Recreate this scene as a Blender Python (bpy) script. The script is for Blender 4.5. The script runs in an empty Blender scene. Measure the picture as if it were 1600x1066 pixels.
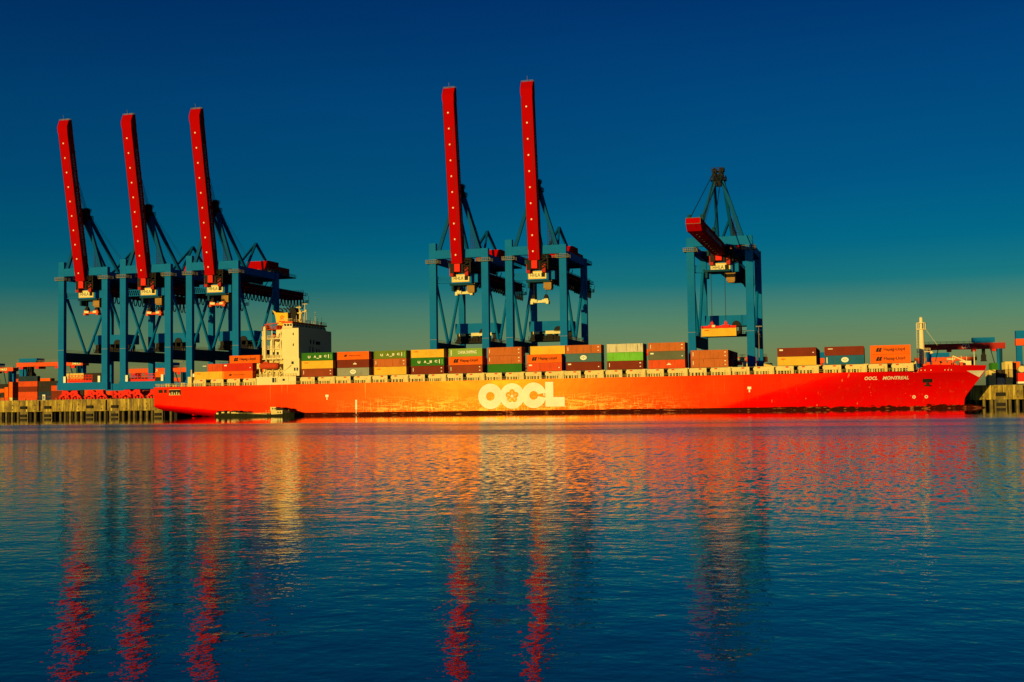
import bpy, math, random
from mathutils import Vector, Matrix
R = math.radians
random.seed(7)
scn = bpy.context.scene
col = scn.collection

# ------------------------------------------------------------------ helpers
class MB:
    """collects shapes and links them as one mesh object"""
    def __init__(s): s.v = []; s.f = []
    def add(s, vs, fs):
        o = len(s.v); s.v += [tuple(p) for p in vs]; s.f += [tuple(i + o for i in f) for f in fs]; return s
    def box(s, x0, x1, y0, y1, z0, z1):
        v = [(x0,y0,z0),(x1,y0,z0),(x1,y1,z0),(x0,y1,z0),(x0,y0,z1),(x1,y0,z1),(x1,y1,z1),(x0,y1,z1)]
        return s.add(v, [(3,2,1,0),(4,5,6,7),(0,1,5,4),(1,2,6,5),(2,3,7,6),(3,0,4,7)])
    def beam(s, p, q, w, h=None, up=(0,0,1)):
        h = h or w; p = Vector(p); q = Vector(q); d = (q-p).normalized(); up = Vector(up)
        if abs(d.dot(up)) > .98: up = Vector((0,1,0))
        a = d.cross(up).normalized()*w/2; b = a.cross(d).normalized()*h/2
        v = [p-a-b,p+a-b,p+a+b,p-a+b,q-a-b,q+a-b,q+a+b,q-a+b]
        return s.add(v, [(0,1,2,3),(7,6,5,4),(4,5,1,0),(5,6,2,1),(6,7,3,2),(7,4,0,3)])
    def tube(s, p, q, r, n=8, r2=None, cap=True):
        r2 = r if r2 is None else r2
        p = Vector(p); q = Vector(q); d = (q-p).normalized(); up = Vector((0,0,1)) if abs(d.z) < .95 else Vector((0,1,0))
        a = d.cross(up).normalized(); b = a.cross(d)
        v = []
        for c, rr in ((p, r), (q, r2)):
            for i in range(n):
                t = 2*math.pi*i/n; v.append(c + a*math.cos(t)*rr + b*math.sin(t)*rr)
        f = [(i, (i+1) % n, n+(i+1) % n, n+i) for i in range(n)]
        if cap: f += [tuple(range(n))[::-1], tuple(range(n, 2*n))]
        return s.add(v, f)
    def path(s, pts, r, n=6):
        for a, b in zip(pts[:-1], pts[1:]): s.tube(a, b, r, n)
        return s
    def prism(s, poly, axis, a, b):
        """poly in the plane across `axis` ('y': (x,z), 'x': (y,z), 'z': (x,y)), extruded a..b"""
        n = len(poly); v = []
        for t in (a, b):
            for (u, w) in poly:
                v.append({'y': (u, t, w), 'x': (t, u, w), 'z': (u, w, t)}[axis])
        f = [(i, (i+1) % n, n+(i+1) % n, n+i) for i in range(n)]
        f += [tuple(range(n))[::-1], tuple(range(n, 2*n))]
        return s.add(v, f)
    def ball(s, c, rx, ry, rz, n=10, m=6):
        v = []; f = []
        for j in range(m+1):
            ph = math.pi*j/m - math.pi/2
            for i in range(n):
                t = 2*math.pi*i/n
                v.append((c[0]+rx*math.cos(ph)*math.cos(t), c[1]+ry*math.cos(ph)*math.sin(t), c[2]+rz*math.sin(ph)))
        for j in range(m):
            for i in range(n):
                f.append((j*n+i, j*n+(i+1) % n, (j+1)*n+(i+1) % n, (j+1)*n+i))
        return s.add(v, f)
    def rail(s, pts, h=1.1, step=1.6, r=.045):
        """railing: posts and two bars along a polyline"""
        for a, b in zip(pts[:-1], pts[1:]):
            a = Vector(a); b = Vector(b); L = (b-a).length; n = max(1, int(L/step))
            for i in range(n+1):
                p = a.lerp(b, i/n); s.beam(p, p+Vector((0,0,h)), r*2, r*2)
            for k in (h, h*.5): s.beam(a+Vector((0,0,k)), b+Vector((0,0,k)), r*2, r*2)
        return s
    def mesh(s, name, m, org=(0,0,0), smooth=False):
        me = bpy.data.meshes.new(name)
        o = Vector(org)
        me.from_pydata([tuple(Vector(p)-o) for p in s.v], [], s.f); me.update()
        if m: me.materials.append(m)
        if smooth:
            for p in me.polygons: p.use_smooth = True
        return me

def link(name, me, parent=None, loc=(0,0,0), rot=(0,0,0)):
    o = bpy.data.objects.new(name, me); col.objects.link(o); o.parent = parent
    o.location = loc; o.rotation_euler = rot
    return o
def tag(o, label=None, cat=None, group=None, kind=None):
    if label: o['label'] = label
    if cat: o['category'] = cat
    if group: o['group'] = group
    if kind: o['kind'] = kind
    return o
def empty(name, loc, label, cat, group=None, rot=(0,0,0)):
    o = bpy.data.objects.new(name, None); col.objects.link(o); o.location = loc; o.rotation_euler = rot
    return tag(o, label, cat, group)
ORG = {}
def part(name, mb, m, parent, org=None, smooth=False):
    """mesh part given in world coordinates, parented to a thing whose origin is ORG[thing]"""
    org = ORG.get(parent.name, (0,0,0)) if org is None else org
    return link(name, mb.mesh(name, m, org, smooth), parent)

cache = {}
def cm(key, fn, m, smooth=False):
    if key not in cache: mb = MB(); fn(mb); cache[key] = mb.mesh(key, m, (0,0,0), smooth)
    return cache[key]
# ------------------------------------------------------------------ materials
def nt(name):
    m = bpy.data.materials.new(name); m.use_nodes = True
    t = m.node_tree; t.nodes.clear()
    out = t.nodes.new('ShaderNodeOutputMaterial'); b = t.nodes.new('ShaderNodeBsdfPrincipled')
    t.links.new(b.outputs[0], out.inputs[0])
    return m, t, b
def N(t, typ, **k):
    n = t.nodes.new(typ)
    for a, v in k.items(): setattr(n, a, v)
    return n
def math_(t, op, a, b=None, clamp=False):
    n = N(t, 'ShaderNodeMath', operation=op, use_clamp=clamp)
    for i, x in enumerate((a, b)):
        if x is None: continue
        if isinstance(x, (int, float)): n.inputs[i].default_value = x
        else: t.links.new(x, n.inputs[i])
    return n.outputs[0]
def mixc(t, fac, a, b, blend='MIX'):
    n = N(t, 'ShaderNodeMix', data_type='RGBA', blend_type=blend, clamp_factor=True)
    for sock, x in ((n.inputs[0], fac), (n.inputs[6], a), (n.inputs[7], b)):
        if isinstance(x, (int, float)): sock.default_value = x
        elif isinstance(x, tuple): sock.default_value = (*x, 1)
        else: t.links.new(x, sock)
    return n.outputs[2]
def noise(t, vec, scale, detail=3, rough=.55, sc=None):
    if sc:
        mp = N(t, 'ShaderNodeMapping'); t.links.new(vec, mp.inputs[0]); mp.inputs['Scale'].default_value = sc; vec = mp.outputs[0]
    n = N(t, 'ShaderNodeTexNoise'); t.links.new(vec, n.inputs['Vector'])
    n.inputs['Scale'].default_value = scale; n.inputs['Detail'].default_value = detail; n.inputs['Roughness'].default_value = rough
    return n.outputs['Fac']
def sstep(t, x, lo, hi):
    n = N(t, 'ShaderNodeMapRange', interpolation_type='SMOOTHSTEP'); t.links.new(x, n.inputs[0])
    n.inputs[1].default_value = lo; n.inputs[2].default_value = hi; n.inputs[3].default_value = 0; n.inputs[4].default_value = 1
    return n.outputs[0]
def coords(t, obj=True, rnd=True):
    tc = N(t, 'ShaderNodeTexCoord')
    v = tc.outputs['Object'] if obj else None
    if v is None: v = N(t, 'ShaderNodeNewGeometry').outputs['Position']
    if rnd and obj:
        oi = N(t, 'ShaderNodeObjectInfo'); c = N(t, 'ShaderNodeVectorMath', operation='SCALE')
        cx = N(t, 'ShaderNodeCombineXYZ')
        for i in range(3): t.links.new(oi.outputs['Random'], cx.inputs[i])
        t.links.new(cx.outputs[0], c.inputs[0]); c.inputs['Scale'].default_value = 57
        ad = N(t, 'ShaderNodeVectorMath', operation='ADD'); t.links.new(v, ad.inputs[0]); t.links.new(c.outputs[0], ad.inputs[1]); v = ad.outputs[0]
    return v
def paint(name, c, rough=.45, wear=.25, dirt=(.10,.05,.03), streak=True, metal=0, scale=1.0, spec=.5, amt=.35):
    """weathered paint: mottling plus vertical grime and rust streaks"""
    m, t, b = nt(name); v = coords(t)
    big = noise(t, v, .22*scale, 4)
    st = noise(t, v, 1.0*scale, 4, .6, (1.6, 1.6, .12))
    fine = noise(t, v, 3.5*scale, 3, .7)
    base = mixc(t, math_(t, 'MULTIPLY', sstep(t, big, .35, .75), amt), c, tuple(x*.62 for x in c))
    base = mixc(t, math_(t, 'MULTIPLY', sstep(t, fine, .45, .8), amt*.5), base, tuple(min(1, x*1.25+.01) for x in c))
    if streak: base = mixc(t, math_(t, 'MULTIPLY', sstep(t, st, .52, .74), wear), base, dirt)
    t.links.new(base, b.inputs['Base Color'])
    b.inputs['Roughness'].default_value = min(.9, rough+.25) if rough > .2 else rough; b.inputs['Metallic'].default_value = metal
    b.inputs['Specular IOR Level'].default_value = spec*.12
    return m
def flat(name, c, rough=.6, metal=0, spec=.5):
    return paint(name, c, rough, .12, streak=False, metal=metal, spec=spec)

M = {}
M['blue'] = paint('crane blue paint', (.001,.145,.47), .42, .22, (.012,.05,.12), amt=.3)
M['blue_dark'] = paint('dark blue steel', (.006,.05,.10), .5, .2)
M['blue_mid'] = paint('shaded blue steel', (.001,.075,.26), .5, .2, (.012,.05,.12))  # crane blue darkened: shadow on the A-frame legs put into the colour
M['red'] = paint('crane red paint', (.40,.0012,.001), .6, .10, (.15,.004,.003), amt=.18, spec=.15)
M['red_dark'] = paint('old red girder paint', (.42,.028,.02), .55, .3)
M['bogie'] = paint('bogie red', (.80,.03,.02), .5, .3, (.2,.02,.01))
M['orange'] = paint('orange red steel', (.80,.10,.025), .5, .25)
M['black'] = paint('black machinery', (.022,.020,.020), .55, .2)
M['steel'] = paint('galvanised steel', (.22,.21,.19), .45, .2)
M['cream'] = paint('ship cream paint', (.70,.56,.25), .5, .22, (.38,.20,.06), scale=1.4)
M['white'] = paint('white paint', (.82,.80,.72), .5, .12, (.45,.30,.15))
M['funnel'] = paint('funnel yellow', (.82,.50,.04), .45, .12, (.4,.2,.03))
M['rope'] = flat('wire rope', (.03,.03,.03), .5)
M['cable'] = flat('black rubber cable', (.012,.012,.012), .5)
M['glass'] = flat('dark window glass', (.02,.03,.04), .08)
M['lamp'] = flat('lamp glass', (.85,.83,.75), .3)
M['sign'] = flat('white sign face', (.75,.66,.36), .5)
M['ink'] = flat('black lettering', (.02,.02,.02), .5)
M['wletter'] = paint('white lettering', (.84,.82,.70), .5, .2, (.5,.35,.2))
M['glet'] = paint('worn grey lettering', (.55,.50,.48), .5, .3)
M['redmark'] = flat('red marking', (.65,.04,.02), .5)
M['cab'] = paint('cab ochre', (.36,.20,.06), .5, .4, scale=1.5)
M['lifeboat'] = paint('lifeboat orange red', (.55,.06,.02), .4, .2, scale=1.5)
M['barge'] = paint('barge dark green hull', (.014,.017,.006), .5, .4, scale=1.5)
M['dark_wall'] = paint('dark grey steel', (.10,.09,.08), .6, .3)  # plain dark grey for hatch trunk, plates, door and cart decks

CC = dict(brown=(.30,.055,.020), rust=(.52,.14,.035), green=(.035,.17,.02), olive=(.15,.22,.03), yellow=(.78,.46,.05), cream=(.72,.55,.18),
          orange=(.88,.14,.01), redor=(.70,.085,.022), red=(.62,.03,.012), grey=(.30,.31,.27), blue=(.02,.13,.26), bluegrey=(.07,.16,.20),
          lime=(.17,.52,.06), ltgreen=(.24,.38,.07), dkgrey=(.13,.14,.10), white=(.62,.56,.42), dkbrown=(.20,.032,.016), dark=(.035,.03,.03), dkblue=(.02,.045,.08), tan=(.50,.36,.12))
WEAR = dict(rust=.75, grey=.85, white=.95, lime=.5, redor=.65, olive=.5, dkgrey=.5, brown=.4, bluegrey=.5)
CM = {k: paint('container paint '+k, c, .5, WEAR.get(k, .22), (.16,.06,.03) if k not in ('grey','white') else (.16,.12,.11), scale=1.3, amt=.4) for k, c in CC.items()}

# ------------------------------------------------------------------ lettering
def text_mesh(body, size, depth=.02, bold=0.0, width=1.0, shear=0.0, spacing=1.0):
    """flat letters in the XZ plane, facing -Y, origin at the centre"""
    c = bpy.data.curves.new('lettering', 'FONT'); c.body = body; c.size = 1; c.extrude = 0.0; c.offset = bold
    c.align_x = 'CENTER'; c.align_y = 'CENTER'; c.shear = shear; c.space_character = spacing; c.resolution_u = 3
    o = bpy.data.objects.new('lettering', c); col.objects.link(o)
    dg = bpy.context.evaluated_depsgraph_get(); dg.update()
    me = bpy.data.meshes.new_from_object(o.evaluated_get(dg))
    bpy.data.objects.remove(o); bpy.data.curves.remove(c)
    xs = [v.co.x for v in me.vertices]; ys = [v.co.y for v in me.vertices]
    cx = (min(xs)+max(xs))/2; cy = (min(ys)+max(ys))/2; hh = max(ys)-min(ys); k = size/hh
    for v in me.vertices: v.co = Vector(((v.co.x-cx)*k*width, 0, (v.co.y-cy)*k))
    me.update(); me.materials.clear()
    return me, (max(xs)-min(xs))*k*width
def letters(name, body, size, m, parent, loc, rot=(0,0,0), total=None, **k):
    me, w = text_mesh(body, size, **k)
    if total:
        for v in me.vertices: v.co.x *= total/w
    me.materials.append(m)
    return link(name, me, parent, loc, rot)

# ------------------------------------------------------------------ camera
cd = bpy.data.cameras.new('camera'); cam = bpy.data.objects.new('camera', cd); col.objects.link(cam)
F = Vector((-0.276787, 0.959722, 0.048197)); Rt = Vector((0.960566, 0.277717, -0.013663)); Up = Vector((0.026498, -0.042515, 0.998744))
mt = Matrix((Rt, Up, -F)).transposed().to_4x4(); mt.translation = Vector((0, 0, 4.0)); cam.matrix_world = mt
cd.sensor_width = 36; cd.lens = 36*1967.5/1600; cd.clip_end = 20000; cd.clip_start = .1
scn.camera = cam

# ------------------------------------------------------------------ light and sky
SUN_AZ, SUN_EL = R(17.0), R(4.0)        # sun stands behind the camera, low, a little to the left
S = Vector((-math.sin(SUN_AZ)*math.cos(SUN_EL), -math.cos(SUN_AZ)*math.cos(SUN_EL), math.sin(SUN_EL)))
ld = bpy.data.lights.new('sun', 'SUN'); ld.energy = 4.6; ld.angle = R(.5); ld.color = (1, .70, .17)
lo = bpy.data.objects.new('sun', ld); col.objects.link(lo); lo.rotation_euler = S.to_track_quat('Z', 'Y').to_euler()
w = bpy.data.worlds.new('World'); scn.world = w; w.use_nodes = True; t = w.node_tree; t.nodes.clear()
wo = N(t, 'ShaderNodeOutputWorld'); bg = N(t, 'ShaderNodeBackground'); t.links.new(bg.outputs[0], wo.inputs[0])
sky = N(t, 'ShaderNodeTexSky'); sky.sky_type = 'NISHITA'; sky.sun_disc = False
sky.sun_elevation = SUN_EL; sky.sun_rotation = math.atan2(S.x, S.y); sky.air_density = 1; sky.dust_density = .6; sky.ozone_density = 3
bw = N(t, 'ShaderNodeRGBToBW'); t.links.new(sky.outputs[0], bw.inputs[0])
tc = N(t, 'ShaderNodeTexCoord'); sx = N(t, 'ShaderNodeSeparateXYZ'); t.links.new(tc.outputs['Generated'], sx.inputs[0])
rp = N(t, 'ShaderNodeValToRGB'); t.links.new(sx.outputs[2], rp.inputs[0])
els = [(0.0,(.84,.86,.31)), (1.8,(.68,.85,.31)), (3.6,(.29,.75,.46)), (5.2,(.03,.55,.63)), (7.0,(.002,.43,.75)), (9.5,(.001,.33,.80)),
       (13.5,(.001,.27,.86)), (18.0,(.001,.19,.84)), (28.0,(.0005,.09,.46)), (50.0,(.0005,.035,.17))]
cr = rp.color_ramp
while len(cr.elements) < len(els): cr.elements.new(.5)
for e, (d, c) in zip(cr.elements, els): e.position = math.sin(R(d)); e.color = (*c, 1)
SKYK = 1.0
veil = noise(t, tc.outputs['Generated'], 2.2, 4, .5, (1, 1, 5))
mul = mixc(t, 1.0, rp.outputs[0], math_(t, 'MULTIPLY', bw.outputs[0], math_(t, 'ADD', .87, math_(t, 'MULTIPLY', veil, .26))), 'MULTIPLY')
t.links.new(mul, bg.inputs[0]); bg.inputs[1].default_value = .15
scn.view_settings.view_transform = 'Standard'; scn.view_settings.look = 'None'; scn.view_settings.exposure = 0; scn.view_settings.gamma = 1
scn.render.engine = 'CYCLES'
scn.cycles.max_bounces = 6; scn.cycles.sample_clamp_indirect = 6

# ------------------------------------------------------------------ water
m, t, b = nt('harbour water')
geo = N(t, 'ShaderNodeNewGeometry'); pos = geo.outputs['Position']
sp = N(t, 'ShaderNodeSeparateXYZ'); t.links.new(pos, sp.inputs[0])
b.inputs['Base Color'].default_value = (.003,.07,.15,1); b.inputs['Roughness'].default_value = .02; b.inputs['IOR'].default_value = 1.6
h1 = noise(t, pos, .36, 2, .5); h2 = noise(t, pos, 1.6, 2, .5, (1, 1.1, 1)); h3 = noise(t, pos, 4.6, 2, .6)
hh = math_(t, 'ADD', math_(t, 'ADD', math_(t, 'MULTIPLY', h1, .050), math_(t, 'MULTIPLY', h2, .021)), math_(t, 'MULTIPLY', h3, .0066))
patch = noise(t, pos, .012, 3, .5, (.5, 1.6, 1))
yy = math_(t, 'ADD', sp.outputs[1], math_(t, 'MULTIPLY', math_(t, 'SUBTRACT', patch, .5), math_(t, 'MULTIPLY', sp.outputs[1], .55)))
calm = math_(t, 'SUBTRACT', 1.0, math_(t, 'MULTIPLY', sstep(t, yy, 240.0, 280.0), .95))
windy = math_(t, 'ADD', math_(t, 'ADD', .85, math_(t, 'MULTIPLY', sstep(t, yy, 38.0, 75.0), -.25)), math_(t, 'MULTIPLY', sstep(t, yy, 120.0, 175.0), 1.3))
hh = math_(t, 'MULTIPLY', math_(t, 'MULTIPLY', hh, calm), windy)
bp = N(t, 'ShaderNodeBump'); bp.inputs['Strength'].default_value = 1; bp.inputs['Distance'].default_value = 1.0
if 'Filter Width' in bp.inputs: bp.inputs['Filter Width'].default_value = .05
t.links.new(hh, bp.inputs['Height']); t.links.new(bp.outputs[0], b.inputs['Normal'])
M['water'] = m
lull = sstep(t, yy, 235.0, 275.0)
gust = sstep(t, noise(t, pos, .010, 4, .6, (.55, 2.2, 1)), .38, .62)
rg = math_(t, 'ADD', math_(t, 'ADD', .015, math_(t, 'MULTIPLY', sstep(t, yy, 30.0, 80.0), .045)), math_(t, 'MULTIPLY', sstep(t, yy, 95.0, 150.0), math_(t, 'ADD', .02, math_(t, 'MULTIPLY', gust, .11))))
rg = math_(t, 'ADD', math_(t, 'MULTIPLY', rg, math_(t, 'SUBTRACT', 1.0, lull)), .015)
t.links.new(rg, b.inputs['Roughness'])
# wavelets too small to see one by one still scatter the reflections: random small tilts on top of the waves
wn = N(t, 'ShaderNodeTexNoise'); t.links.new(pos, wn.inputs['Vector']); wn.inputs['Scale'].default_value = 2.6; wn.inputs['Detail'].default_value = 2
sb = N(t, 'ShaderNodeVectorMath', operation='SUBTRACT'); t.links.new(wn.outputs['Color'], sb.inputs[0]); sb.inputs[1].default_value = (.5,.5,.5)
ml = N(t, 'ShaderNodeVectorMath', operation='MULTIPLY'); t.links.new(sb.outputs[0], ml.inputs[0]); ml.inputs[1].default_value = (1,1,0)
tilt = math_(t, 'ADD', math_(t, 'MULTIPLY', sstep(t, yy, 30.0, 75.0), .20), math_(t, 'MULTIPLY', sstep(t, yy, 112.0, 140.0), .25))
tilt = math_(t, 'MULTIPLY', tilt, math_(t, 'SUBTRACT', 1.0, math_(t, 'MULTIPLY', sstep(t, yy, 235.0, 275.0), .99)))
sc_ = N(t, 'ShaderNodeVectorMath', operation='SCALE'); t.links.new(ml.outputs[0], sc_.inputs[0]); t.links.new(tilt, sc_.inputs['Scale'])
m1 = math_(t, 'MULTIPLY', math_(t, 'SUBTRACT', noise(t, pos, 1, 2, .6, (4.5, .9, 1)), .5), math_(t, 'MULTIPLY', sstep(t, yy, 30.0, 60.0), .15))
m2 = math_(t, 'MULTIPLY', math_(t, 'SUBTRACT', noise(t, pos, 1, 2, .6, (2.2, .22, 1)), .5), math_(t, 'MULTIPLY', sstep(t, yy, 60.0, 110.0), .17))
cm_ = N(t, 'ShaderNodeCombineXYZ'); t.links.new(math_(t, 'MULTIPLY', math_(t, 'ADD', m1, m2), math_(t, 'SUBTRACT', 1.0, sstep(t, yy, 240.0, 275.0))), cm_.inputs[1])
a2_ = N(t, 'ShaderNodeVectorMath', operation='ADD'); t.links.new(bp.outputs[0], a2_.inputs[0]); t.links.new(cm_.outputs[0], a2_.inputs[1])
ad_ = N(t, 'ShaderNodeVectorMath', operation='ADD'); t.links.new(a2_.outputs[0], ad_.inputs[0]); t.links.new(sc_.outputs[0], ad_.inputs[1])
nm_ = N(t, 'ShaderNodeVectorMath', operation='NORMALIZE'); t.links.new(ad_.outputs[0], nm_.inputs[0]); t.links.new(nm_.outputs[0], b.inputs['Normal'])
wm = MB(); wm.add([(-2500,-500,0),(2500,-500,0),(2500,470,0),(-2500,470,0)], [(0,1,2,3)])
tag(link('water', wm.mesh('water', m)), kind='structure')

# ------------------------------------------------------------------ quay and terminal ground
QY, QZ = 447.6, 7.3
m, t, b = nt('terminal asphalt'); v = coords(t, False)
t.links.new(mixc(t, sstep(t, noise(t, v, .05, 5), .35, .7), (.045,.043,.040), (.085,.08,.07)), b.inputs['Base Color']); b.inputs['Roughness'].default_value = .85
g = MB(); g.add([(-6000,QY+1.2,QZ),(6000,QY+1.2,QZ),(6000,9000,QZ),(-6000,9000,QZ)], [(0,1,2,3)])
tag(link('ground', g.mesh('ground', m)), kind='structure')
m, t, b = nt('stained quay concrete'); v = coords(t, False)
st = noise(t, v, 1.1, 5, .65, (1, .3, .07)); bl = noise(t, v, .35, 4, .6); fn = noise(t, v, 2.2, 3, .7, (1.4, 1, .5))
c = mixc(t, sstep(t, bl, .3, .7), (.34,.225,.018), (.14,.095,.010))
c = mixc(t, sstep(t, st, .54, .64), c, (.56,.42,.07)); c = mixc(t, sstep(t, st, .47, .38), c, (.09,.055,.02))
c = mixc(t, math_(t, 'MULTIPLY', sstep(t, fn, .6, .72), .7), c, (.40,.22,.05))
t.links.new(c, b.inputs['Base Color']); b.inputs['Roughness'].default_value = .8; M['quay'] = m
m, t, b = nt('old weedy pile'); v = coords(t, False); sp2 = N(t, 'ShaderNodeSeparateXYZ'); t.links.new(v, sp2.inputs[0])
c = mixc(t, sstep(t, noise(t, v, .6, 4, .6, (1, 1, .2)), .35, .7), (.20,.145,.030), (.06,.048,.012))
c = mixc(t, math_(t, 'MULTIPLY', sstep(t, math_(t, 'MULTIPLY', sp2.outputs[2], -1.0), -1.2, -.2), .7), c, (.10,.07,.02))
t.links.new(c, b.inputs['Base Color']); b.inputs['Roughness'].default_value = .8; M['pile'] = m
ORG['quay_wall'] = (0,0,0)
qw = empty('quay_wall', (0,0,0), 'yellow stained concrete quay wall on piles running behind the ship', 'quay wall')
back = MB(); REST = {}
def qpart(name, m, x, fn):
    """a piece of the quay wall: its own part where the photo shows it, else gathered with the rest of its kind"""
    if -368 < x < -250 or 18 < x < 62: mb = MB(); fn(mb); part(name, mb, m, qw)
    else: fn(REST.setdefault((name, m.name), (MB(), m))[0])
for x in [-333.2+31.7*k for k in range(-9, 17)]:
    qpart('wall_panel', M['quay'], x+15 if abs(x+309) > 60 else x, lambda q: q.box(x+.45, x+31.25, QY, QY+1.2, 2.9, QZ-.25))
    qpart('coping', M['quay'], x+15 if abs(x+309) > 60 else x, lambda q: (q.box(x+.1, x+31.6, QY-.18, QY+1.6, QZ-.25, QZ+.004)))
    qpart('ledge', M['quay'], x+15 if abs(x+309) > 60 else x, lambda q: (q.box(x+.1, x+31.6, QY-.10, QY+.5, 2.55, 2.9)))
    for fx in (4.2, 24.2):
        qpart('fender_pier', M['pile'], x+fx, lambda q: q.box(x+fx-2.0, x+fx+1.9, QY-.14, QY+.9, -.5, 2.549))
        qpart('fender', M['black'], x+fx, lambda q: q.box(x+fx-1.6, x+fx+1.4, QY-.7, QY-.001, 3.7, 4.9))
        qpart('fender', M['black'], x+fx, lambda q: q.box(x+fx-1.5, x+fx+1.3, QY-.75, QY-.141, .35, 1.5))
    k = 1.3
    while k < 31:
        if not (abs(k-4.2) < 2.6 or abs(k-24.2) < 2.6):
            r_ = .50+.16*random.random(); qpart('pile', M['pile'], x+k, lambda q: q.tube((x+k, QY+1.3, -3), (x+k, QY+1.3, 2.75), r_, 8))
        k += 2.2+.9*random.random()
    for f_ in (9.5, 18.5, 29.5):
        for z_ in (5.0, 3.2): qpart('bolt_plate', M['dark_wall'], x+f_, lambda q: q.box(x+f_-.2, x+f_+.2, QY-.12, QY-.001, z_, z_+.55))
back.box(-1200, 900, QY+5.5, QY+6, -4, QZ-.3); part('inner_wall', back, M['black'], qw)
for (nm, _), (mb, m_) in REST.items(): part(nm, mb, m_, qw)['kind'] = 'stuff'
rl = MB()
for y in (450.9, 452.3, 485.2, 486.6): rl.box(-900, 600, y-.04, y+.04, QZ, QZ+.12)
tag(link('crane_rail', rl.mesh('crane_rail', M['steel'])), 'low steel crane rails laid along the quay under the portal cranes', 'rails')

# ------------------------------------------------------------------ shipping containers
def container_meshes(L, H=2.84, W=2.44):
    n = int(L/.34); d = .045; y0 = -W/2+.05; xs0 = -L/2+.16; xs1 = L/2-.16; st = (xs1-xs0)/n
    body = MB(); prof = []
    for i in range(n):
        a = xs0+i*st
        prof += [(a, y0), (a+st*.30, y0), (a+st*.5, y0+d), (a+st*.80, y0+d)]
    prof.append((xs1, y0)); back = [(x, -y) for x, y in reversed(prof)]
    body.prism(prof+back, 'z', .16, H-.12)
    fr = MB()
    for sx in (-1, 1):
        for sy in (-1, 1):
            x = sx*(L/2-.09); y = sy*(W/2-.09); fr.box(x-.09, x+.09, y-.09, y+.09, 0, H)
            for z in (0, H-.12): fr.box(x-.11*1, x+.11, y-.092, y+.092, z, z+.12)
        fr.box(sx*(L/2-.12)-.05, sx*(L/2-.12)+.05, -W/2+.18, W/2-.18, .02, .17); fr.box(sx*(L/2-.12)-.05, sx*(L/2-.12)+.05, -W/2+.18, W/2-.18, H-.15, H-.02)
    for sy in (-1, 1):
        y = sy*(W/2-.05); fr.box(-L/2+.2, L/2-.2, y-.045, y+.045, .02, .19); fr.box(-L/2+.2, L/2-.2, y-.045, y+.045, H-.13, H-.02)
    door = MB()
    for s in (-1, 1): door.box(L/2-.15, L/2-.075, s*.57-.54, s*.57+.54, .2, H-.17)
    for y in (-.85, -.3, .3, .85): door.tube((L/2-.05, y, .2), (L/2-.05, y, H-.17), .025, 5)
    both = MB(); both.add(body.v, body.f); both.add(fr.v, fr.f); both.add(door.v, door.f)
    return [x.mesh(nm, CM['brown']) for nm, x in (('container_body', body), ('container_frame', fr), ('container_door', door), ('container_shell', both))]
C40 = container_meshes(12.19); C20 = container_meshes(6.06); C40L = container_meshes(12.19, 2.6)
def setm(o, m):
    if o.material_slots:
        o.material_slots[0].link = 'OBJECT'; o.material_slots[0].material = m
def oval(parent, x, z, a, c, y):
    p = MB(); n = 20
    p.prism([(x+a*math.cos(2*math.pi*i/n), z+c*math.sin(2*math.pi*i/n)) for i in range(n)], 'y', y-.02, y)
    o = part('emblem', p, M['wletter'], parent, (0,0,0))
    q = MB()
    for dx, dz in ((-.45,.05),(0,.3),(.45,.05),(0,-.25)): q.box(x+dx*a-.16, x+dx*a+.16, y-.035, y-.02, z+dz*c-.12, z+dz*c+.12)
    part('emblem_mark', q, M['bluegrey'], o, (0,0,0))
M['bluegrey'] = CM['bluegrey']
def hapag_mark(parent, x, z, s, y, m):
    p = MB()
    for k in (0, 1):
        ox = x+k*s*.62
        p.prism([(ox-.55*s, z-.42*s), (ox-.30*s, z+.30*s), (ox-.05*s, z+.5*s), (ox+.28*s, z+.45*s), (ox+.15*s, z+.12*s), (ox+.02*s, z+.02*s), (ox+.12*s, z-.3*s), (ox-.1*s, z-.5*s)], 'y', y-.02-.003*k, y)
    part('company_mark', p, m, parent, (0,0,0))
FY = -1.235
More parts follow.
